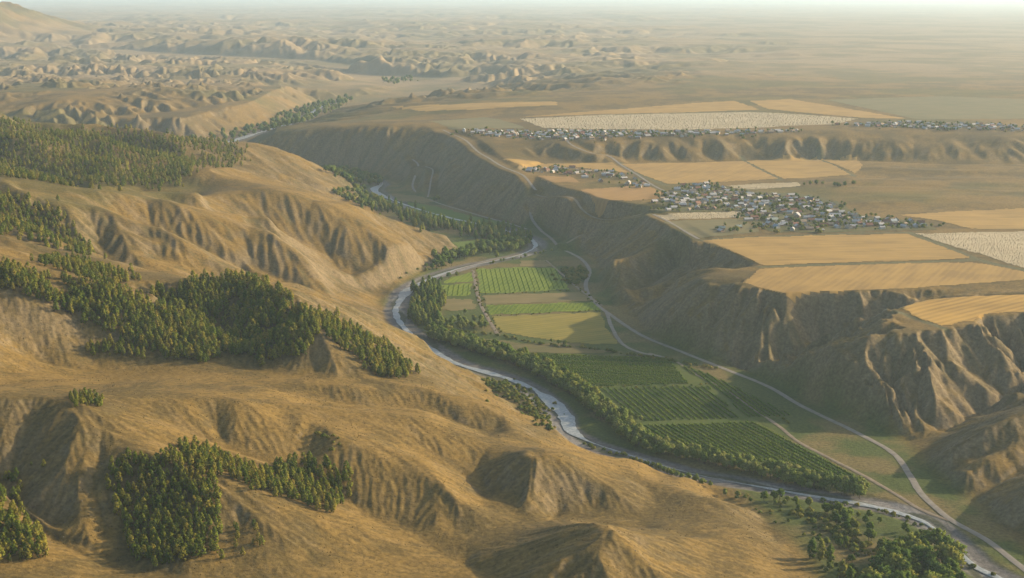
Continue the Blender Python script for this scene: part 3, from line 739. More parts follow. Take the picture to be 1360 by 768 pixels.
def field(name, px, mat, label, z=None, lift=.3):
    """sheet of crop that follows the ground inside a surveyed outline"""
    poly = np.array([P(p[0], p[1], z) if z is not None else RC(*p) for p in px])
    j0, j1 = np.searchsorted(YR, poly[:, 1].min()) - 1, np.searchsorted(YR, poly[:, 1].max()) + 1
    aa = poly[:, 0] / poly[:, 1]
    i0, i1 = np.searchsorted(AC, aa.min()) - 1, np.searchsorted(AC, aa.max()) + 1
    i0 = max(i0, 0); j0 = max(j0, 0)
    xs, ys, zs = X[j0:j1, i0:i1], Y[j0:j1, i0:i1], Z[j0:j1, i0:i1]
    cx = (xs[:-1, :-1] + xs[1:, 1:]) / 2; cy = (ys[:-1, :-1] + ys[1:, 1:]) / 2
    m = inpoly(poly, cx + 3.5 * fbm(cx / 14, cy / 14, 2, 170), cy + 5 * fbm(cx / 14, cy / 14, 2, 171))
    nr, na = xs.shape
    idx = np.arange(nr * na).reshape(nr, na)
    f = np.stack([idx[:-1, :-1], idx[:-1, 1:], idx[1:, 1:], idx[1:, :-1]], 2)[m]
    u, inv = np.unique(f, return_inverse=True)
    V = np.stack([xs.ravel()[u], ys.ravel()[u], zs.ravel()[u] + lift], 1)
    me = bpy.data.meshes.new(name); me.vertices.add(len(V)); me.vertices.foreach_set('co', V.astype(np.float32).ravel())
    me.loops.add(f.size); me.polygons.add(len(f)); me.loops.foreach_set('vertex_index', inv.ravel().astype(np.int32))
    me.polygons.foreach_set('loop_start', (np.arange(len(f)) * 4).astype(np.int32)); me.polygons.foreach_set('use_smooth', np.ones(len(f), bool))
    me.update(calc_edges=True)
    o = add_obj(name, me, mat, kind='structure', label=label)
    return o, poly
GOLD1, GOLD2 = (.355, .225, .062), (.24, .155, .045)
g1 = field_mat('wheat_stubble', GOLD1, GOLD2, .12, .045, stripes=.3)
g2 = field_mat('wheat_stubble_cross', (.34, .215, .06), (.235, .15, .045), 1.1, .045, stripes=.3)
g3 = field_mat('brown_stubble', (.31, .185, .06), (.23, .14, .045), .9, .04, stripes=.5)
hay = field_mat('hay_meadow', (.235, .185, .036), (.145, .135, .026), .5, .04)
crop = field_mat('green_crop', (.165, .205, .018), (.095, .14, .014), 1.35, .06, stripes=1.0)
grn = field_mat('green_pasture', (.085, .135, .018), (.12, .145, .026), .2, .1)
tanf = field_mat('dry_strip', (.20, .15, .06), (.13, .115, .04), .1, .15)
pale = field_mat('pale_stubble', (.44, .36, .21), (.34, .27, .15), .1, .2)
grey = field_mat('fallow', (.17, .14, .06), (.12, .112, .045), .3, .1)
FIELDS = {}
for key, nm, px, mt, lab, z in [
 ('W1', 'wheat_field', [(930,319),(1000,316),(1090,313),(1205,311),(1250,327),(1290,343),(1180,347),(1090,350),(1014,353),(988,340),(960,330)], g1, 'golden stubble field just below the main village', 58),
 ('W2', 'wheat_field', [(1008,358),(1090,354),(1180,351),(1290,348),(1360,361),(1420,368),(1420,372),(1360,372),(1290,377),(1200,383),(1120,387),(1070,389),(1042,391),(1012,384),(988,376),(1004,363)], g2, 'golden stubble field along the rim of the front bluff', 58),
 ('W3', 'wheat_field', [(1194,407),(1234,396),(1290,392),(1360,388),(1440,384),(1440,412),(1360,414),(1306,417),(1292,426),(1252,433),(1222,423)], field_mat('curved_stubble', (.41, .25, .058), (.24, .148, .036), .7, .035, stripes=.8, bump=.6), 'golden stubble tongue with curved mowing lines on the rightmost bluff', 58),
 ('W4', 'wheat_field', [(1195,286),(1270,281),(1360,277),(1440,274),(1440,308),(1360,305),(1290,304),(1245,293)], g1, 'golden field right of the main village', None),
 ('W5', 'wheat_field', [(826,218),(985,213),(1033,237),(960,241),(888,244),(850,231)], g2, 'golden field behind the main village, left of the two big ones', 58.5),
 ('W6', 'wheat_field', [(989,213),(1085,211),(1130,233),(1085,236),(1040,237)], g1, 'golden field behind the main village, right of the dividing line', 58.5),
 ('W7', 'wheat_field', [(1091,212),(1138,212),(1146,224),(1136,232)], g2, 'small golden field at the foot of the back bluffs', 58.5),
 ('W8', 'stubble_field', [(770,252),(858,246),(898,262),(850,266),(795,266)], g3, 'brown stubble field between the two plateau tracks', 58.5),
 ('W9', 'wheat_field', [(668,218),(760,217),(812,216),(835,229),(800,226),(760,221),(690,224)], g1, 'narrow golden strip under the back bluffs', 58.5),
 ('W10', 'wheat_field', [(715,233),(760,235),(770,242),(728,242)], g3, 'small golden plot beside the plateau junction', 58.5),
 ('P1', 'pale_field', [(1216,311),(1290,309),(1440,307),(1440,372),(1360,356),(1300,337),(1255,324)], pale, 'pale speckled field at the right edge of the plateau', None),
 ('P2', 'pale_field', [(872,285),(930,282),(984,281),(988,289),(930,291),(886,292)], pale, 'pale speckled strip at the near edge of the main village', 58),
 ('P3', 'pale_field', [(965,247),(1010,244),(1060,242),(1063,247),(1010,251),(985,252)], pale, 'pale speckled strip behind the main village', 58),
 ('P4', 'pale_field', [(690,158),(800,153),(900,151),(1000,149),(1060,152),(1140,158),(1110,165),(1000,170),(900,173),(800,172),(720,170)], pale, 'huge pale speckled field behind the upper village', None),
 ('G1', 'wheat_field', [(690,156),(760,150),(850,143),(940,136),(975,134),(1010,146),(900,150),(790,152)], g1, 'far golden field beyond the pale one', None),
 ('G2', 'wheat_field', [(995,134),(1050,132),(1100,140),(1205,158),(1150,157),(1080,151),(1020,145)], g1, 'far golden wedge right of the pale field', None),
 ('G3', 'wheat_field', [(520,142),(600,139),(740,135),(740,140),(640,145),(560,148)], g1, 'distant golden strip along the far terrace', None),
 ('GR', 'fallow_field', [(570,161),(640,156),(660,158),(700,171),(600,173)], grey, 'greenish fallow field left of the far pale field', None),
 ('GB', 'fallow_field', [(1100,133),(1250,128),(1360,132),(1420,134),(1420,156),(1360,158),(1220,159)], grey, 'wide grey green pasture at the far right', None),
 ('PA', 'pasture', [(880,294),(985,291),(1010,308),(960,314),(930,314)], grey, 'dull green paddock beside the main village', 58),
 ('VA', 'village_ground', [(876,262),(905,246),(962,247),(1000,254),(1078,259),(1118,272),(1145,286),(1232,296),(1245,305),(1100,309),(1025,309),(990,293),(986,280),(868,282)], field_mat('yards', (.135, .105, .04), (.06, .075, .02), .2, .05, patch=.07), 'brown and green yards under the main village houses', 58),
 ('V1', 'green_field', [(633,358),(690,355),(738,356),(756,384),(700,388),(637,390)], crop, 'bright green crop field in the middle of the valley', 0),
 ('V2', 'dry_field', [(640,393),(770,388),(790,399),(700,403),(645,405)], tanf, 'tan strip below the bright green crop field', 0),
 ('V3', 'green_field', [(645,406),(790,402),(797,412),(720,416),(652,418)], crop, 'narrow green strip between the tan ones', 0),
 ('V4', 'hay_field', [(654,421),(797,415),(808,440),(822,458),(760,456),(690,446),(664,442)], hay, 'yellowish hay meadow with shade on its right corner', 0),
 ('V5', 'green_field', [(576,379),(627,377),(624,393),(572,395)], crop, 'small green field left of the earth lane', 0),
 ('V5b', 'green_field', [(600,368),(626,362),(628,374),(590,376)], crop, 'smallest green plot by the stony track', 0),
 ('V6', 'dry_field', [(572,398),(625,397),(634,410),(600,414),(580,408)], tanf, 'dry tan plot above the willows', 0),
 ('V7', 'pasture', [(600,322),(650,318),(690,324),(660,334),(620,338)], grn, 'green pasture between the two poplar belts', 0),
 ('V8', 'pasture', [(540,268),(580,275),(620,286),(680,298),(640,300),(590,292),(550,280)], grn, 'far valley pasture below the hillside track', 0),
 ('V9', 'dry_field', [(520,258),(550,260),(585,268),(560,270),(530,266)], tanf, 'far tan field beside the river bend', 0),
 ('V10', 'pasture', [(560,440),(600,446),(690,456),(830,468),(690,472),(640,462),(600,455)], field_mat('rough_meadow', (.085, .085, .027), (.15, .12, .045), .15, .08), 'rough dark meadow above the dense orchard', 0),
 ('V11', 'dry_field', [(690,347),(722,346),(735,354),(690,354)], tanf, 'dry tan plot above the bright green crop', 0)]:
    FIELDS[key] = field(nm, px, mt, lab, z)
# ---------------------------------------------------------------- vegetation
def leaf_mat(name, c1, c2, c3):
    m, nt, b = new_mat(name)
    oi = node(nt, 'ShaderNodeObjectInfo')
    rp = node(nt, 'ShaderNodeValToRGB')
    e = rp.color_ramp.elements; e[0].color = (*c1, 1); e[0].position = .1; e[1].color = (*c3, 1); e[1].position = .97
    x_ = e.new(.55); x_.color = (*c2, 1)
    nt.links.new(oi.outputs['Random'], rp.inputs['Fac'])
    geo = node(nt, 'ShaderNodeNewGeometry'); no = node(nt, 'ShaderNodeTexNoise'); no.inputs['Scale'].default_value = .9; no.inputs['Detail'].default_value = 3
    nt.links.new(geo.outputs['Position'], no.inputs['Vector'])
    mr = node(nt, 'ShaderNodeMapRange'); mr.inputs['From Min'].default_value = .3; mr.inputs['From Max'].default_value = .7; mr.inputs['To Min'].default_value = .65; mr.inputs['To Max'].default_value = 1.35
    nt.links.new(no.outputs['Fac'], mr.inputs['Value'])
    sc = node(nt, 'ShaderNodeVectorMath', operation='SCALE'); nt.links.new(rp.outputs[0], sc.inputs[0]); nt.links.new(mr.outputs[0], sc.inputs['Scale'])
    nt.links.new(sc.outputs[0], b.inputs['Base Color'])
    tr = node(nt, 'ShaderNodeBsdfTranslucent'); nt.links.new(sc.outputs[0], tr.inputs['Color'])
    ms = node(nt, 'ShaderNodeMixShader'); ms.inputs[0].default_value = .36
    nt.links.new(b.outputs[0], ms.inputs[1]); nt.links.new(tr.outputs[0], ms.inputs[2])
    nt.links.new(ms.outputs[0], nt.nodes['Material Output'].inputs['Surface'])
    return m
L_PINE = leaf_mat('pine_needles', (.105, .145, .016), (.195, .21, .024), (.265, .225, .034))
L_BROAD = leaf_mat('broad_leaves', (.08, .135, .015), (.135, .18, .022), (.22, .22, .034))
L_WILLOW = leaf_mat('willow_leaves', (.135, .185, .032), (.185, .225, .042), (.225, .23, .055))
L_BUSH = leaf_mat('scrub_leaves', (.085, .125, .016), (.14, .165, .023), (.215, .19, .034))
L_ROW = leaf_mat('orchard_leaves', (.08, .14, .012), (.108, .162, .014), (.135, .18, .019))
BARK = plain_mat('bark', (.11, .085, .06), scale=2, amt=.4)

def foliage(rs, blobs, leaves, leaf, centre=None):
    """blobs: list of (cx,cy,cz,r); faces: faceted clumps plus loose leaf sprays; normals lean outwards"""
    V, F, N = [], [], []
    base = np.array([(1,0,0),(-1,0,0),(0,1,0),(0,-1,0),(0,0,1),(0,0,-1)], float)
    tri = [(0,2,4),(2,1,4),(1,3,4),(3,0,4),(2,0,5),(1,2,5),(3,1,5),(0,3,5)]
    for (cx, cy, cz, r) in blobs:
        rot = Matrix.Rotation(rs.uniform(0, 6.28), 3, Vector(rs.normal(size=3)).normalized())
        k = len(V); cb = Vector((cx, cy, cz))
        out = (cb - Vector(centre)).normalized() if centre else Vector((0, 0, .6))
        for p in base:
            q_ = rot @ Vector(p); sc = r * rs.uniform(.7, 1.25)
            V.append((cx + q_.x * sc, cy + q_.y * sc, cz + q_.z * sc * .9)); N.append((q_ + out * .8).normalized())
        F += [tuple(k + i for i in t_) for t_ in tri]
        for _ in range(leaves):
            d = Vector(rs.normal(size=3)).normalized(); c0 = cb + d * r * rs.uniform(.85, 1.35)
            u_ = Vector(rs.normal(size=3)).normalized() * leaf * rs.uniform(.6, 1.3); v_ = u_.cross(Vector(rs.normal(size=3))).normalized() * leaf * rs.uniform(.5, 1)
            nn_ = (d + out * .8).normalized()
            if u_.cross(v_).dot(nn_) > 0: v_ = -v_
            k = len(V); V += [tuple(c0 - u_), tuple(c0 + v_), tuple(c0 + u_), tuple(c0 - v_)]; F.append((k, k + 1, k + 2, k + 3)); N += [nn_] * 4
    return V, F, N
def trunk_geo(h, r, limbs, rs, spread):
    V, F = [], []
    def tube(p0, p1, r0, r1):
        d = (p1 - p0).normalized(); u_ = d.orthogonal().normalized(); w_ = d.cross(u_); k = len(V)
        for pp, rr in ((p0, r0), (p1, r1)):
            for j in range(5):
                a = j * 1.2566; q_ = pp + (u_ * math.cos(a) + w_ * math.sin(a)) * rr; V.append(tuple(q_))
        for j in range(5): F.append((k + j, k + (j + 1) % 5, k + 5 + (j + 1) % 5, k + 5 + j))
    mid = Vector((rs.uniform(-.2, .2), rs.uniform(-.2, .2), h * .5))
    tube(Vector((0, 0, -.6)), mid, r, r * .7); tube(mid, Vector((0, 0, h * .92)), r * .7, r * .15)
    for j in range(limbs):
        a = rs.uniform(0, 6.28); z0 = h * rs.uniform(.3, .65)
        tube(Vector((0, 0, z0)), Vector((math.cos(a) * spread, math.sin(a) * spread, z0 + h * .22)), r * .4, r * .1)
    return V, F
def mesh(name, V, F, mat, smooth=False, N=None):
    me = bpy.data.meshes.new(name); me.from_pydata(V, [], F); me.materials.append(mat); me.update()
    if smooth or N: me.polygons.foreach_set('use_smooth', np.ones(len(me.polygons), bool))
    if N: me.normals_split_custom_set_from_vertices(N)
    return me
def make_kind(kind, seed):
    """unit-height tree: returns (crown mesh, trunk mesh)"""
    rs = np.random.default_rng(seed); bl = []
    if kind == 'pine':            # young pine: pointed ovoid, widest low
        W = rs.uniform(.26, .36)
        for i in range(46):
            t = rs.uniform(0, 1) ** .85; z = .12 + .86 * t
            rad = W * (1 - t) ** .48 * (1 if t > .15 else .7) * rs.uniform(.55, 1.08); a = rs.uniform(0, 6.28)
            bl.append((math.cos(a) * rad, math.sin(a) * rad, z, .085 * (1.15 - .6 * t) * rs.uniform(.75, 1.3)))
        V, F, N = foliage(rs, bl, 4, .045, (0, 0, .35)); tr = trunk_geo(.95, .022, 4, rs, .12); lm = L_PINE
    elif kind == 'poplar':
        for i in range(60):
            t = rs.uniform(0, 1); z = .1 + .88 * t; rad = .17 * math.sin(math.pi * min(1, .15 + .85 * t)) ** .6 * rs.uniform(.3, 1.05); a = rs.uniform(0, 6.28)
            bl.append((math.cos(a) * rad, math.sin(a) * rad, z, .07 * rs.uniform(.7, 1.3)))
        V, F, N = foliage(rs, bl, 5, .035, (0, 0, .45)); tr = trunk_geo(.95, .02, 5, rs, .1); lm = L_BROAD
    elif kind == 'bush':
        for i in range(26):
            a = rs.uniform(0, 6.28); rad = rs.uniform(0, 1) ** .5 * .62; z = .2 + (.68 - .55 * (rad / .62) ** 2) * rs.uniform(.3, 1.05)
            bl.append((math.cos(a) * rad, math.sin(a) * rad, z, .2 * rs.uniform(.7, 1.2)))
        V, F, N = foliage(rs, bl, 5, .09, (0, 0, .2)); tr = trunk_geo(.6, .04, 3, rs, .3); lm = L_BUSH
    else:                         # round-crowned broadleaf / willow made of lobes
        lobes = [(rs.uniform(-.22, .22), rs.uniform(-.22, .22), rs.uniform(.45, .78), rs.uniform(.15, .24)) for _ in range(7)] + [(0, 0, .6, .28), (0, 0, .85, .14)]
        for (lx, ly, lz, lr) in lobes:
            for i in range(9):
                d = rs.normal(size=3); d /= np.linalg.norm(d); rr = lr * rs.uniform(.75, 1.05)
                bl.append((lx + d[0] * rr, ly + d[1] * rr, max(.16, lz + d[2] * rr), .085 * rs.uniform(.7, 1.3)))
        V, F, N = foliage(rs, bl, 5, .042, (0, 0, .5)); tr = trunk_geo(.85, .028, 6, rs, .22); lm = L_WILLOW if kind == 'willow' else L_BROAD
    return mesh(kind + '_crown', V, F, lm, N=N), mesh(kind + '_trunk', *tr, BARK, True)
KINDS = {k: [make_kind(k, 1000 + 50 * j + i) for i in range(4)] for j, k in enumerate(('pine', 'poplar', 'broad', 'willow', 'bush'))}

HOR = np.maximum.accumulate((Z - H) / Y, axis=0)
def visible(x, y, top):
    a = np.clip(x / y, AC[0], AC[-1]); i = np.clip(np.searchsorted(AC, a), 0, NA - 1); j = np.clip(np.searchsorted(YR, y) - 3, 0, NR - 1)
    return (top - H) / y > HOR[j, i]
def scatter(px, d0, d1, spacing, jitter=.95, keep=1.0, edge=0):
    """points on the ground whose photo position lies inside the outline, at distances d0..d1"""
    poly = np.array(px, float)
    amin, amax = (poly[:, 0].min() - 680) / 1850, (poly[:, 0].max() - 680) / 1850
    x0, x1 = min(amin * d0, amin * d1) - 5, max(amax * d0, amax * d1) + 5
    gx_, gy_ = np.meshgrid(np.arange(x0, x1, spacing), np.arange(d0, d1, spacing))
    x = (gx_ + rng.uniform(-.5, .5, gx_.shape) * spacing * jitter).ravel(); y = (gy_ + rng.uniform(-.5, .5, gx_.shape) * spacing * jitter).ravel()
    z = zat(x, y)
    u, v = project(x, y, z)
    m = inpoly(poly, u + rng.normal(0, 1.5, u.shape) * edge, v + rng.normal(0, 1.0, u.shape) * edge) & (rng.uniform(size=u.shape) < keep)
    if edge:                                     # uneven stand: thin patches and stragglers beyond the edge
        gap = fbm(x / 34, y / 34, 2, 300) + rng.normal(0, .12, x.shape)
        m &= gap > -.36
        far_ = inpoly(poly, u + rng.normal(0, 13, u.shape), v + rng.normal(0, 7, u.shape)) & (rng.uniform(size=u.shape) < .16)
        m |= far_ & (gap > -.1)
    return np.stack([x, y, z], 1)[m]
def along(px, z, spacing, width, keep=1.0):
    """points in a belt that follows a surveyed line"""
    ln = smooth_line([P(p[0], p[1], z) for p in px], spacing)
    n_ = max(1, int(width / spacing)); out = []
    t = np.gradient(ln, axis=0); t /= np.hypot(t[:, 0], t[:, 1])[:, None]
    for k in range(n_):
        off = (k - (n_ - 1) / 2) * spacing + rng.uniform(-.5, .5, len(ln)) * spacing
        out.append(ln + np.stack([-t[:, 1], t[:, 0]], 1) * off[:, None] + rng.uniform(-.4, .4, ln.shape) * spacing)
    p = np.concatenate(out); p = p[rng.uniform(size=len(p)) < keep]
    return np.column_stack([p, zat(p[:, 0], p[:, 1])])
TREES = []      # (kind, x, y, z, height, patch phrase)
def plant(kind, pts, h0, h1, phrase):
    for p in pts: TREES.append((kind, p[0], p[1], p[2], (h0 + (h1 - h0) * rng.beta(2.2, 1.6)) * (rng.uniform(.5, .9) if rng.uniform() < .22 else 1), phrase))
# pines on the left hills
plant('pine', scatter([(140,618),(165,610),(230,606),(280,612),(288,640),(296,690),(288,735),(205,758),(175,742),(165,705),(145,665)], 700, 920, 4.3), 6.0, 8.8, 'lower left grove')
plant('pine', scatter([(290,690),(345,690),(355,715),(330,748),(290,752)], 700, 900, 7, keep=.55), 4.5, 7.5, 'loose fringe of the lower left grove')
plant('pine', scatter([(232,594),(262,590),(330,622),(372,632),(370,655),(345,655),(300,632),(245,608)], 800, 960, 4.2, edge=2), 5.5, 8, 'strip grove on the lit spur')
plant('pine', scatter([(365,620),(400,612),(462,625),(474,655),(440,684),(395,668),(358,652)], 800, 1000, 4.5), 6, 9, 'grove in the hollow right of the spur')
plant('pine', scatter([(-40,672),(28,680),(58,716),(64,742),(0,750),(-60,745)], 640, 860, 4.4), 6, 8.8, 'grove at the bottom left corner')
plant('pine', scatter([(-30,625),(28,635),(34,668),(0,678),(-40,670)], 700, 900, 5.5, keep=.7), 5, 8, 'thin grove above the bottom left corner')
plant('pine', scatter([(40,612),(66,612),(66,636),(40,636)], 700, 950, 9, keep=.5), 4, 6, 'few trees on the dark left slope')
plant('pine', scatter([(92,528),(112,523),(140,532),(138,541),(100,541)], 880, 1060, 3.5), 4, 6, 'small clump on the left ridge')
plant('bush', scatter([(410,576),(445,578),(465,592),(440,600)], 850, 1050, 6, keep=.6), 2, 3.5, 'scrub on the middle spur')
plant('pine', scatter([(-60,345),(0,357),(60,370),(130,378),(185,397),(260,428),(330,458),(335,470),(270,480),(225,478),(165,456),(140,440),(70,404),(0,384),(-60,370)], 1040, 1260, 4.3, edge=2), 7, 10.5, 'long wood on the left hillside')
plant('pine', scatter([(115,462),(150,452),(195,460),(195,478),(115,474)], 1040, 1200, 4.3), 5, 8, 'low end of the left wood')
plant('pine', scatter([(200,390),(245,378),(330,372),(375,388),(408,420),(425,450),(400,474),(340,482),(310,462),(255,422)], 1040, 1260, 4.3, edge=2), 7.5, 11, 'dark wood on the shaded round hill')
plant('pine', scatter([(395,412),(440,424),(500,458),(550,492),(540,503),(500,500),(440,452)], 1060, 1280, 4.3, edge=2), 6, 9.5, 'sunlit wood right of the round hill')
plant('pine', scatter([(55,346),(110,346),(150,362),(200,378),(150,376),(60,362)], 1200, 1420, 5.2, edge=2), 6, 9, 'wood in the fold behind the left hillside')
plant('pine', scatter([(-60,258),(0,262),(40,266),(75,282),(92,294),(122,332),(118,342),(60,328),(0,312),(-60,300)], 1340, 1620, 5.4, edge=2), 6, 9, 'wood on the conical hill at the left edge')
plant('pine', scatter([(-60,160),(0,163),(40,165),(60,178),(170,172),(220,185),(320,195),(330,212),(300,220),(262,216),(247,235),(240,250),(200,250),(110,245),(75,262),(50,250),(30,245),(0,235),(-60,225)], 1640, 2600, 7.0, edge=3, keep=.8), 6, 10, 'distant wood on the far left ridges')
# riverside
plant('willow', along([(575,447),(640,468),(690,484),(740,508),(780,534),(815,560),(845,585),(880,600),(940,613),(1000,626),(1060,640),(1110,650),(1145,656)], 0, 4.4, 18, .92), 7, 11.5, 'belt between river and orchards')
plant('broad', along([(575,443),(640,464),(690,478),(740,502),(785,532)], 0, 5.0, 18, .85), 8, 12.5, 'belt between river and orchards')
plant('poplar', scatter([(548,386),(575,380),(590,400),(585,425),(560,436),(545,426)], 1400, 1800, 7, edge=2), 11, 16, 'poplar clump inside the river bend')
plant('willow', scatter([(568,422),(600,416),(640,426),(652,441),(600,438),(572,433)], 1380, 1600, 7.5, edge=2), 6, 9, 'pale willows below the poplar clump')
plant('poplar', scatter([(500,268),(545,286),(600,300),(650,304),(697,311),(702,321),(680,325),(620,313),(560,302),(500,278)], 1850, 2500, 9, edge=2, keep=.85), 11, 17, 'upper poplar belt in the far valley')
plant('broad', scatter([(548,366),(580,345),(640,328),(690,321),(708,326),(700,333),(650,336),(600,350),(562,362)], 1650, 2100, 9, edge=2, keep=.85), 9, 14, 'lower tree belt below the fluted spur')
plant('broad', scatter([(425,228),(470,228),(505,238),(512,246),(480,247),(440,243)], 2450, 2950, 12, keep=.9), 10, 15, 'dark trees under the far bluff')
plant('broad', scatter([(440,258),(480,250),(492,262),(530,281),(500,280),(460,270)], 2250, 2700, 11, keep=.9), 9, 14, 'trees at the toe of the far spur')
plant('broad', scatter([(225,194),(330,168),(390,147),(460,131),(474,136),(415,160),(400,166),(340,180),(300,188)], 3150, 4900, 22, keep=.85), 12, 18, 'distant trees along the upstream river')
plant('broad', scatter([(500,108),(545,104),(556,109),(520,114)], 4700, 6000, 30, keep=.8), 12, 18, 'distant trees along the upstream river')
plant('broad', scatter([(1186,738),(1240,730),(1275,760),(1275,800),(1140,800),(1165,762)], 740, 900, 7.5, edge=0), 11, 18, 'big trees at the bottom right')
plant('broad', along([(1102,690),(1130,702),(1160,722),(1185,745)], 0, 6.5, 16, .9), 6, 11, 'bushy trees left of the lower river')
plant('bush', along([(1060,680),(1090,692),(1120,712),(1160,735)], 0, 4.5, 22, .7), 2.2, 4.2, 'scrub left of the lower river')
plant('broad', np.array([[*P(px_, py_, 0), 0.] for px_, py_ in ((1098,682),(1110,683),(1168,696),(1137,706),(1045,667),(1036,664))]), 6.5, 8.5, 'single trees beside the lower river')
plant('poplar', np.array([[*P(px_, py_, 0), 0.] for px_, py_ in ((1078,742),(1090,746),(1102,752),(1118,775),(1128,782))]), 12, 15, 'dark upright trees at the foot of the near hill')
plant('willow', along([(965,656),(990,663),(1015,668),(1040,672)], 0, 6, 8, .9), 3.5, 5.5, 'low willows on the near bank')
plant('willow', along([(870,622),(905,636),(930,645),(960,655)], 0, 4.5, 7, .9), 3.5, 6, 'low willows on the near bank')
plant('bush', along([(770,588),(820,602),(860,614),(900,629),(935,641)], 0, 4.0, 7, .85), 2, 4, 'scrub on the near bank')
plant('bush', scatter([(636,502),(690,514),(728,543),(742,575),(712,566),(697,546),(662,524)], 1060, 1300, 4.2, edge=1, keep=.8), 1.8, 3.6, 'low scrub beside the river shallows')
plant('poplar', np.array([[*P(693, 566, 0), 0.]]), 12.5, 13, 'lone dark tree above the river shallows')
plant('bush', along([(600,440),(660,446),(690,452),(740,460),(800,466),(850,474),(900,482),(950,490)], 0, 4.2, 4, .85), 2.2, 4, 'hedge below the hay meadow')
plant('broad', along([(735,455),(752,459)], 0, 5, 4, .9), 4.5, 6, 'hedge below the hay meadow')
plant('bush', scatter([(745,358),(775,356),(779,372),(757,379)], 1600, 1900, 4.5, edge=1), 3, 5, 'dark thicket beside the valley road')
plant('willow', along([(650,352),(690,343),(715,338),(735,334)], 0, 7, 5, .8), 4, 6, 'shrubs beside the stony track')
plant('broad', along([(560,388),(572,378),(590,370),(612,366)], 0, 7, 6, .8), 5, 8, 'trees left of the small green fields')
plant('broad', np.array([[*P(px_, py_, 58), 58.] for px_, py_ in ((1108,249),(1112,249),(1116,249),(1122,249),(1068,247),(1084,246),(1092,246),(1076,247),(1133,247))]), 7, 10, 'round clump of trees behind the main village')
plant('bush', along([(1170,674),(1210,690),(1250,715),(1290,745),(1320,765)], 0, 8, 4, .7), 1.8, 3.4, 'scrub between road and lower river')
plant('broad', np.array([[*P(577, 268, 0), 0.], [*P(581, 268, 0), 0.]]), 10, 12, 'dark tree beside the far hillside track')
plant('bush', scatter([(560,445),(600,450),(690,462),(730,480),(690,478),(640,466)], 1180, 1460, 8, keep=.35), 1.5, 3, 'scattered scrub in the rough meadow')
plant('bush', along([(640,391),(700,389),(757,386)], 0, 5, 2, .8), 1.2, 2.2, 'hedge line under the bright green crop')
plant('bush', along([(652,419),(720,417),(797,413)], 0, 5, 2, .7), 1.0, 2.0, 'hedge line above the hay meadow')
plant('broad', along([(1015,662),(1060,673),(1100,683),(1140,691),(1180,701),(1215,716),(1245,735)], 0, 6, 13, .55), 3.5, 8.5, 'thicket left of the lower river')
plant('bush', along([(1090,664),(1140,672),(1190,684),(1230,704),(1262,730)], 0, 5, 5, .6), 1.8, 3.6, 'scrub at the water edge, lower right')
plant('willow', along([(600,346),(650,336),(700,324)], 0, 7, 10, .7), 6, 10, 'willows at the head of the bend')
plant('bush', scatter([(965,652),(1060,674),(1180,738),(1150,785),(1095,765),(1065,718),(1000,682)], 780, 1010, 7, keep=.5), 1.2, 3.0, 'scrub on the flat below the near hill')
plant('broad', scatter([(1070,700),(1150,735),(1140,775),(1095,765)], 780, 960, 12, keep=.5), 4, 8, 'loose trees on the flat below the near hill')
plant('bush', along([(629,358),(633,380),(640,402),(652,424),(664,442)], 0, 5, 3, .6), 1.2, 2.6, 'hedge beside the straight lane')
plant('bush', along([(758,372),(775,388),(800,408)], 0, 6, 4, .6), 1.5, 3, 'bushes beside the valley road')
plant('bush', along([(850,470),(900,484),(950,508),(1000,535),(1050,562)], 0, 7, 4, .5), 1.2, 2.6, 'bushes along the earth track')
plant('bush', along([(790,516),(860,514),(940,512)], 0, 5, 2, .7), 1.5, 2.6, 'hedge between the upper orchards')
plant('willow', along([(770,535),(800,545),(830,556),(850,560)], 0, 5, 9, .8), 5, 8, 'willow patch beside the diagonal orchard')
plant('bush', along([(530,372),(560,362),(600,352)], 0, 6, 4, .6), 2, 3.5, 'bushes on the far bank of the bend')
# ---------------------------------------------------------------- villages
ROOFC = {'pale grey': (.44, .42, .37), 'white': (.46, .44, .39), 'rust brown': (.22, .115, .07), 'dull blue': (.30, .34, .34), 'tan': (.40, .30, .19), 'dark slate': (.14, .13, .12), 'pale green': (.26, .30, .25)}
ROOFM = {k: plain_mat('roof_' + k.replace(' ', '_'), c, rough=.6, scale=.8, amt=.3) for k, c in ROOFC.items()}
WALLM = [plain_mat('plaster_' + nm, c, scale=.7, amt=.2) for nm, c in (('white', (.48, .45, .38)), ('cream', (.47, .40, .30)), ('mud', (.30, .22, .15)))]
def gable(L, W, hw, hr, ov=.5):
    x, y = L / 2, W / 2
    wall = ([(-x,-y,-1.5),(x,-y,-1.5),(x,y,-1.5),(-x,y,-1.5),(-x,-y,hw),(x,-y,hw),(x,y,hw),(-x,y,hw),(-x,0,hw+hr*.94),(x,0,hw+hr*.94)],
            [(0,1,5,4),(2,3,7,6),(1,2,6,9,5),(3,0,4,8,7)])
    X2, Y2, e = x + ov, y + ov, hw - hr * ov / y
    V = []
    for t_ in (0, .18):
        V += [(-X2,-Y2,e+t_),(X2,-Y2,e+t_),(X2,0,hw+hr+t_),(-X2,0,hw+hr+t_),(X2,Y2,e+t_),(-X2,Y2,e+t_)]
    roof = (V, [(6,7,8,9),(9,8,10,11),(3,2,1,0),(5,4,2,3),(0,1,7,6),(1,2,8,7),(2,4,10,8),(4,5,11,10),(5,3,9,11),(3,0,6,9)])
    chim = ([(sx*.35+x*.4, sy*.35, zz) for zz in (hw+hr*.6, hw+hr+.9) for sx in (-1,1) for sy in (-1,1)], [(0,1,5,4),(1,3,7,5),(3,2,6,7),(2,0,4,6),(4,5,7,6)])
    return wall, roof, chim
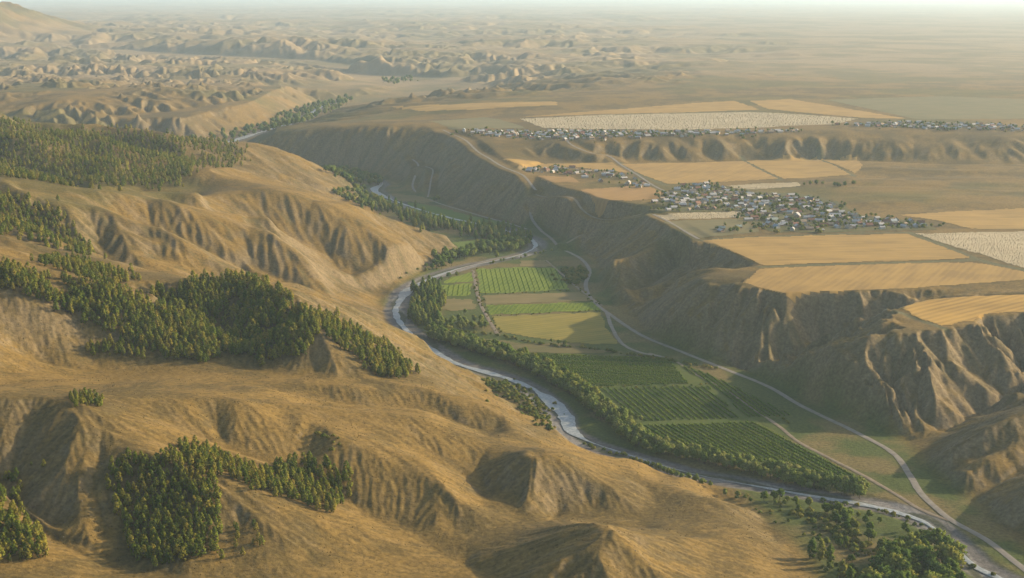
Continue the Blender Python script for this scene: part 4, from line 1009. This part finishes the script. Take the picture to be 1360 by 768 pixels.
VARS = [gable(7.5, 5.8, 2.6, 1.9), gable(9, 6, 2.8, 2.1), gable(6.2, 5, 2.5, 1.4), gable(10.5, 5.4, 2.6, 1.6), gable(4.2, 3.4, 2.1, .9)]
WM = [[mesh('wall', *v[0], m) for m in WALLM] for v in VARS]
RM = [{k: mesh('roof', *v[1], m) for k, m in ROOFM.items()} for v in VARS]
BRK = plain_mat('chimney_brick', (.25, .13, .09), scale=2, amt=.3)
CM = [mesh('chimney', *v[2], BRK) for v in VARS]
rk = list(ROOFC); rw_ = np.array([.24, .30, .17, .03, .20, .02, .04]); rw_ /= rw_.sum()
HOUSES = []     # x, y, z, rot, variant, roof, wall, village phrase
def village(px, z, sx, sy, ang, keep, phrase, rc=False):
    poly = np.array([P(p[0], p[1], z) if z is not None else RC(*p) for p in px])
    c0 = poly.mean(0); ca, sa = math.cos(ang), math.sin(ang); r_ = 700
    for u_ in np.arange(-r_, r_, sx):
        for v_ in np.arange(-r_, r_, sy):
            if rng.uniform() > keep: continue
            uu, vv = u_ + rng.normal(0, sx * .3), v_ + rng.normal(0, sy * .28)
            x, y = c0[0] + uu * ca - vv * sa, c0[1] + uu * sa + vv * ca
            if inpoly(poly, np.array([x]), np.array([y]))[0]:
                HOUSES.append((x, y, float(zat(x, y)), ang + (1.5708 if rng.uniform() < .4 else 0) + rng.normal(0, .3), int(rng.choice(5, p=[.32, .22, .22, .1, .14])), rk[rng.choice(7, p=rw_)], int(rng.integers(3)), phrase))
VILLAGE_A = [(888,258),(910,247),(940,245),(962,250),(1000,257),(1075,262),(1110,274),(1140,288),(1180,292),(1232,298),(1236,304),(1100,307),(1030,307),(992,293),(986,279),(930,279),(872,281),(860,274)]
village(VILLAGE_A, 58, 12.5, 17.5, .18, .74, 'main village')
village([(992,289),(1030,306),(960,312),(930,306)], 58, 26, 40, .18, .35, 'main village')
village([(700,222),(740,220),(795,224),(840,234),(872,246),(850,249),(795,242),(765,232),(700,229)], 59, 16, 24, .1, .5, 'hamlet by the plateau road')
village([(592,174),(640,174),(740,174),(850,176),(940,175),(1000,174),(1062,173),(1050,177),(930,180),(860,183),(800,187),(740,186),(650,181)], None, 12, 16, .05, .78, 'far upper village')
village([(1110,166),(1200,163),(1290,165),(1360,167),(1420,167),(1420,174),(1360,175),(1250,172),(1150,169)], None, 13, 18, .05, .72, 'far upper village')
for i in range(1700):                                   # garden trees
    h_ = HOUSES[int(rng.integers(len(HOUSES)))]
    x, y = h_[0] + rng.normal(0, 13), h_[1] + rng.normal(0, 13)
    if min((x - q_[0]) ** 2 + (y - q_[1]) ** 2 for q_ in HOUSES) < 24: continue
    TREES.append((('broad', 'bush', 'broad', 'broad')[int(rng.integers(4))], x, y, float(zat(x, y)), rng.uniform(2.5, 6.5), h_[7] + ' gardens'))
print('houses', len(HOUSES), 'trees', len(TREES))
ONES = 'zeroth first second third fourth fifth sixth seventh eighth ninth tenth eleventh twelfth thirteenth fourteenth fifteenth sixteenth seventeenth eighteenth nineteenth'.split()
TENS = {2: 'twenty', 3: 'thirty', 4: 'forty', 5: 'fifty', 6: 'sixty', 7: 'seventy', 8: 'eighty', 9: 'ninety'}
def ORD(k):
    if k < 20: return ONES[k]
    if k % 10 == 0: return TENS.get(k // 10, 'hundred')[:-1] + 'ieth' if k < 100 else 'hundredth'
    return TENS.get(k // 10 % 10, 'hundred') + '-' + ONES[k % 10]
def rows_of(items, band):
    """group by image height into rows (nearest first) and number each row from the left"""
    it = sorted(items, key=lambda q: -q[1]); out = {}; rows = []
    for q in it:
        if not rows or rows[-1][0] - q[1] > band: rows.append([q[1], []])
        rows[-1][1].append(q)
    for r_, (_, L) in enumerate(rows):
        for k, q in enumerate(sorted(L, key=lambda q: q[0])): out[q[2]] = (r_ + 1, k + 1)
    return out
def clip16(t_):
    w_ = t_.replace(' the ', ' ').split()
    return t_ if len(t_.replace('-', ' ').split()) <= 16 else ' '.join(w_)
def copies(name, loc, rot, scale, parts, **props):
    e = bpy.data.objects.new(name, None); C.objects.link(e); e.empty_display_size = .5
    e.location = loc; e.rotation_euler = (0, 0, rot); e.scale = scale
    for k, v in props.items(): e[k] = clip16(v) if k == 'label' else v
    for pn, me in parts:
        o = bpy.data.objects.new(pn, me); C.objects.link(o); o.parent = last if pn == 'chimney' else e; last = o
    return e
hs = np.array([(h[0], h[1], h[2]) for h in HOUSES]); vis = visible(hs[:, 0], hs[:, 1], hs[:, 2] + 4)
size = np.where(vis, 1 / hs[:, 1], 0); u, v = project(hs[:, 0], hs[:, 1], hs[:, 2])
size = np.where((u > -10) & (u < 1370), size, 0)
near = [i for i in np.argsort(-size)[:300] if size[i] > 0]
ph = {}
for i in near: ph.setdefault(HOUSES[i][7], []).append((u[i], v[i], i))
for phrase, L in ph.items():
    rr = rows_of(L, 4)
    for (_, _, i) in L:
        x, y, z, rot, va, rc_, wc, _ = HOUSES[i]
        parts = [('wall', WM[va][wc]), ('roof', RM[va][rc_])] + ([('chimney', CM[va])] if va < 4 and i % 3 else [])
        copies('house', (x, y, z), rot, (1, 1, rng.uniform(.9, 1.1)), parts, label='%s roofed house, %s from left in %s row, %s' % (rc_, ORD(rr[i][1]), ORD(rr[i][0]), phrase), category='house', group='village houses on the plateau')
V, F, mi = [], [], []
rest = [i for i in range(len(HOUSES)) if i not in set(near)]
fm = WALLM + [ROOFM[k] for k in rk]
for i in rest:
    x, y, z, rot, va, rc_, wc, _ = HOUSES[i]; ca, sa = math.cos(rot), math.sin(rot)
    for (vv, ff), mm in ((VARS[va][0], wc), (VARS[va][1], 3 + rk.index(rc_))):
        k = len(V); V += [(x + p[0] * ca - p[1] * sa, y + p[0] * sa + p[1] * ca, z + p[2]) for p in vv]
        F += [tuple(k + j for j in f_) for f_ in ff]; mi += [mm] * len(ff)
me = bpy.data.meshes.new('far_houses'); me.from_pydata(V, [], F)
for m in fm: me.materials.append(m)
me.polygons.foreach_set('material_index', np.array(mi, np.int32)); me.update()
add_obj('far_houses', me, None, kind='stuff', label='tiny pale houses of the far upper village strip', category='houses')

# ---------------------------------------------------------------- trees: the 300 largest of each kind stand alone, the rest is forest
def instancer(name, pts, scales, meshes, label, cat):
    """one object that sets a tree on every point (geometry nodes)"""
    me = bpy.data.meshes.new(name); me.vertices.add(len(pts)); me.vertices.foreach_set('co', np.asarray(pts, np.float32).ravel())
    at = me.attributes.new('size', 'FLOAT', 'POINT'); at.data.foreach_set('value', np.asarray(scales, np.float32))
    me.update()
    o = add_obj(name, me, None, kind='stuff', label=label, category=cat)
    ng = bpy.data.node_groups.new(name, 'GeometryNodeTree')
    ng.interface.new_socket('Geometry', in_out='INPUT', socket_type='NodeSocketGeometry'); ng.interface.new_socket('Geometry', in_out='OUTPUT', socket_type='NodeSocketGeometry')
    gi, go = ng.nodes.new('NodeGroupInput'), ng.nodes.new('NodeGroupOutput')
    g2i = ng.nodes.new('GeometryNodeGeometryToInstance')
    for k, m in enumerate(meshes):
        so = bpy.data.objects.new(name + '_model', m)           # model only, never linked into the scene
        oi = ng.nodes.new('GeometryNodeObjectInfo'); oi.inputs['Object'].default_value = so; oi.inputs['As Instance'].default_value = True
        ng.links.new(oi.outputs['Geometry'], g2i.inputs[0])
    iop = ng.nodes.new('GeometryNodeInstanceOnPoints')
    iop.inputs['Pick Instance'].default_value = True
    rv = ng.nodes.new('FunctionNodeRandomValue'); rv.data_type = 'INT'; rv.inputs[4].default_value = 0; rv.inputs[5].default_value = len(meshes) - 1
    rr = ng.nodes.new('FunctionNodeRandomValue'); rr.data_type = 'FLOAT_VECTOR'; rr.inputs[0].default_value = (-.05, -.05, 0); rr.inputs[1].default_value = (.05, .05, 6.28); rr.inputs['Seed'].default_value = 3
    na = ng.nodes.new('GeometryNodeInputNamedAttribute'); na.data_type = 'FLOAT'; na.inputs[0].default_value = 'size'
    L = ng.links.new
    L(gi.outputs[0], iop.inputs['Points']); L(g2i.outputs[0], iop.inputs['Instance']); L(rv.outputs[2], iop.inputs['Instance Index'])
    L(rr.outputs[0], iop.inputs['Rotation']); L(na.outputs[0], iop.inputs['Scale']); L(iop.outputs[0], go.inputs[0])
    md = o.modifiers.new('plants', 'NODES'); md.node_group = ng
    return o
def joined(cr, tr, name):
    """crown and trunk as one mesh for the massed forest"""
    me = bpy.data.meshes.new(name); bm = bmesh.new(); bm.from_mesh(cr); nf = len(bm.faces); bm.from_mesh(tr); bm.faces.ensure_lookup_table()
    for f_ in bm.faces[nf:]: f_.material_index = 1
    bm.to_mesh(me); bm.free(); me.materials.append(cr.materials[0]); me.materials.append(tr.materials[0]); return me
SPEC = {'pine': ('pine_tree', 'young pine', 'tree', 'pines on the left hills', 'pine_forest', 'massed young pines covering the left hills'),
        'poplar': ('poplar_tree', 'poplar', 'tree', 'poplars in the valley', 'poplar_wood', 'massed poplars of the valley belts'),
        'broad': ('broadleaf_tree', 'leafy tree', 'tree', 'broadleaf trees in the valley', 'broadleaf_wood', 'far riverside trees reading as one mass'),
        'willow': ('willow_tree', 'pale willow', 'tree', 'willows along the river', 'willow_thicket', 'massed pale willows along the river'),
        'bush': ('bush', 'low bush', 'bush', 'bushes in the valley', 'scrub', 'low scrub along banks and hedges')}
for kind, (nm, adj, cat, grp, snm, slab) in SPEC.items():
    T = [t_ for t_ in TREES if t_[0] == kind]
    if not T: continue
    a = np.array([t_[1:5] for t_ in T]); vs = visible(a[:, 0], a[:, 1], a[:, 2] + a[:, 3] * .6); u, v = project(a[:, 0], a[:, 1], a[:, 2])
    fr = (u > -6) & (u < 1366) & (v < 790)
    sz = np.where(vs & fr, a[:, 3] / a[:, 1], 0)
    order = [int(i) for i in np.argsort(-sz)[:300] if sz[i] > 0]
    sel = set(order)
    # seen enough to count: the rest of the kind becomes one mass
    ph = {}
    for i in order: ph.setdefault(T[i][5], []).append((u[i], v[i], i))
    for phrase, Lp in ph.items():
        rr = rows_of(Lp, 6)
        for (_, _, i) in Lp:
            _, x, y, z, h_, _ = T[i]; cr, tr = KINDS[kind][int(rng.integers(4))]; wv = rng.uniform(.85, 1.15) * h_
            copies(nm, (x, y, z), rng.uniform(0, 6.28), (wv, wv, h_), [('crown', cr), ('trunk', tr)],
                   label='%s, %s from left in %s row, %s' % (adj, ORD(rr[i][1]), ORD(rr[i][0]), phrase), category=cat, group=grp)
    rest = [i for i in range(len(T)) if i not in sel]
    if rest:
        instancer(snm, a[rest, :3], a[rest, 3], [joined(c_, t_, snm) for c_, t_ in KINDS[kind]], slab, 'wood' if kind != 'bush' else 'scrub')

# ---------------------------------------------------------------- orchards: every row is a hedge of leaf clumps
def runs(bl):
    out = [[bl[0]]]
    for a_, b_ in zip(bl, bl[1:]):
        if (a_[0] - b_[0]) ** 2 + (a_[1] - b_[1]) ** 2 > 9: out.append([])
        out[-1].append(b_)
    return [r_ for r_ in out if len(r_) > 2]
def orchard(px, dirpx, spacing, height, label, gap=.03):
    poly = np.array([P(x, y, 0) for x, y in px])
    d = np.array(P(*dirpx[1], 0)) - np.array(P(*dirpx[0], 0)); d /= np.linalg.norm(d); nn = np.array([-d[1], d[0]])
    c0 = poly.mean(0); rs = np.random.default_rng(len(px) + int(c0[1]))
    root = bpy.data.objects.new('orchard', None); C.objects.link(root); root.location = (c0[0], c0[1], 0)
    root['label'] = label; root['category'] = 'orchard'
    ext = np.abs((poly - c0) @ nn).max()
    for off in np.arange(-ext, ext, spacing):
        s = np.arange(-400, 400, 1.3); pts = c0 + nn * off + s[:, None] * d
        m = inpoly(poly, pts[:, 0], pts[:, 1])
        pts = pts[m]
        if len(pts) < 4: continue
        bl = []
        for (x, y) in pts:
            k = rs.uniform(.75, 1.2) if rs.uniform() > gap * 2 else rs.uniform(.4, .55)
            bl.append((x - c0[0] + rs.normal(0, .25), y - c0[1] + rs.normal(0, .25), float(zat(x, y)) + height * .5 * k, height * .5 * k))
        for run in runs(bl):
            V, F, N = foliage(rs, run, 2, height * .28)
            o = bpy.data.objects.new('orchard_row', mesh('orchard_row', V, F, L_ROW, N=N)); C.objects.link(o); o.parent = root
field('orchard_ground', [(660,462),(700,468),(892,476),(940,498),(1050,553),(1005,560),(1142,636),(1080,632),(1000,616),(925,600),(860,580),(835,558),(790,520),(745,498)], field_mat('orchard_floor', (.05, .08, .012), (.09, .10, .02), .4, .1), 'grassy dark ground under the orchards', 0)
orchard([(690,470),(888,477),(914,510),(792,514),(745,492)], [(700,475),(915,482)], 4.2, 1.9, 'dense dark orchard at the top, just below the hedge')
orchard([(795,517),(940,514),(984,556),(852,560),(825,545)], [(800,520),(846,560)], 5.2, 1.9, 'orchard of clear diagonal rows in the middle')
orchard([(842,566),(1000,561),(1138,634),(1078,629),(925,596),(870,580)], [(1000,561),(1138,634)], 4.6, 2.1, 'largest dark orchard above the riverside belt')
orchard([(902,486),(940,497),(1052,552),(992,555),(950,516)], [(902,486),(992,555)], 4.4, 1.9, 'narrow orchard strip beside the earth track')
orchard([(634,359),(690,356),(737,357),(755,383),(700,387),(638,389)], [(690,357),(700,387)], 6.0, 1.0, 'bright low vines on the mid valley field', .03)
orchard([(577,380),(626,378),(623,392),(574,394)], [(600,379),(597,394)], 6.0, 1.0, 'low vines on the small field left of the lane', .03)
orchard([(646,407),(789,403),(795,411),(720,415),(653,417)], [(650,410),(790,406)], 6.0, .9, 'low green vines on the narrow strip', .03)

# ---------------------------------------------------------------- tussocks and stones on the near hills
TUS = plain_mat('dry_tussock', (.13, .095, .034), scale=1, amt=.4); STN = plain_mat('hill_stone', (.17, .145, .11), scale=1, amt=.4)
def tuft(seed):
    rs = np.random.default_rng(seed); V, F = [], []
    for i in range(9):
        a = rs.uniform(0, 6.28); k = len(V); b_ = rs.uniform(.1, .5); tx, ty = math.cos(a) * b_ * 1.3, math.sin(a) * b_ * 1.3; w_ = rs.uniform(.12, .25)
        V += [(math.cos(a) * b_ * .6 - math.sin(a) * w_, math.sin(a) * b_ * .6 + math.cos(a) * w_, -.1), (math.cos(a) * b_ * .6 + math.sin(a) * w_, math.sin(a) * b_ * .6 - math.cos(a) * w_, -.1), (tx, ty, rs.uniform(.4, .8))]
        F.append((k, k + 1, k + 2))
    return mesh('tussock', V, F, TUS)
def stone(seed):
    rs = np.random.default_rng(seed); bm = bmesh.new(); bmesh.ops.create_icosphere(bm, subdivisions=1, radius=.5)
    for v_ in bm.verts: v_.co = Vector((v_.co.x * rs.uniform(.7, 1.4), v_.co.y * rs.uniform(.7, 1.2), v_.co.z * rs.uniform(.5, .9)))
    me = bpy.data.meshes.new('stone'); bm.to_mesh(me); bm.free(); me.materials.append(STN); return me
N_T = 26000
aa = rng.uniform(-.42, .40, N_T); dd = 560 + (1500 - 560) * rng.uniform(0, 1, N_T) ** .8; x, y = aa * dd, dd
ii = np.clip(np.searchsorted(AC, aa), 0, NA - 1); jj = np.clip(np.searchsorted(YR, dd), 0, NR - 1)
dens = sstep(-.25, .35, fbm(x / 22, y / 22, 3, 150) + .6 * (SL[jj, ii] - .3)); m = (rng.uniform(size=N_T) < dens) & (HILL[jj, ii] > .8)
xt, yt = x[m], y[m]
instancer('grass_tussocks', np.column_stack([xt, yt, zat(xt, yt)]), rng.uniform(.3, .85, len(xt)), [tuft(i) for i in range(3)], 'dry grass tussocks speckling the near slopes', 'grass')
m = (rng.uniform(size=N_T) < sstep(.5, .95, SL[jj, ii] + .5 * fbm(x / 16, y / 16, 3, 160))) & (HILL[jj, ii] > .8)
xt, yt = x[m], y[m]
instancer('hill_stones', np.column_stack([xt, yt, zat(xt, yt)]), rng.uniform(.3, 1.1, len(xt)), [stone(i) for i in range(3)], 'loose stones on the steep slopes', 'stones')

# ---------------------------------------------------------------- pale sheaves that speckle the light fields
SHV = plain_mat('dry_sheaf', (.50, .42, .26), scale=.5, amt=.3)
def sheaf(seed):
    rs = np.random.default_rng(seed); V, F = [], []
    for i in range(7):
        a = rs.uniform(0, 6.28); r_ = rs.uniform(.3, .55); k = len(V); w_ = .3; tz = rs.uniform(.7, 1.0); lean = rs.uniform(-.15, .15)
        V += [(math.cos(a) * r_ - math.sin(a) * w_, math.sin(a) * r_ + math.cos(a) * w_, 0), (math.cos(a) * r_ + math.sin(a) * w_, math.sin(a) * r_ - math.cos(a) * w_, 0), (lean, lean, tz)]
        F.append((k, k + 1, k + 2))
    return mesh('sheaf', V, F, SHV)
SH = [sheaf(i) for i in range(3)]
sp_pts = []
for key, spc in (('P1', 3.6), ('P2', 3.2), ('P3', 3.2), ('P4', 6.5)):
    poly = FIELDS[key][1]
    gx_, gy_ = np.meshgrid(np.arange(poly[:, 0].min(), poly[:, 0].max(), spc), np.arange(poly[:, 1].min(), poly[:, 1].max(), spc))
    x = (gx_ + rng.uniform(-.4, .4, gx_.shape) * spc).ravel(); y = (gy_ + rng.uniform(-.4, .4, gx_.shape) * spc).ravel()
    m = inpoly(poly, x, y) & (rng.uniform(size=x.shape) < .85); x, y = x[m], y[m]
    sp_pts.append(np.column_stack([x, y, zat(x, y) + .25, rng.uniform(.7, 1.25, len(x)) * (1 if key != 'P4' else 1.7)]))
sp_pts = np.concatenate(sp_pts)
instancer('corn_sheaves', sp_pts[:, :3], sp_pts[:, 3], SH, 'countless pale sheaves speckling the light fields', 'sheaves')
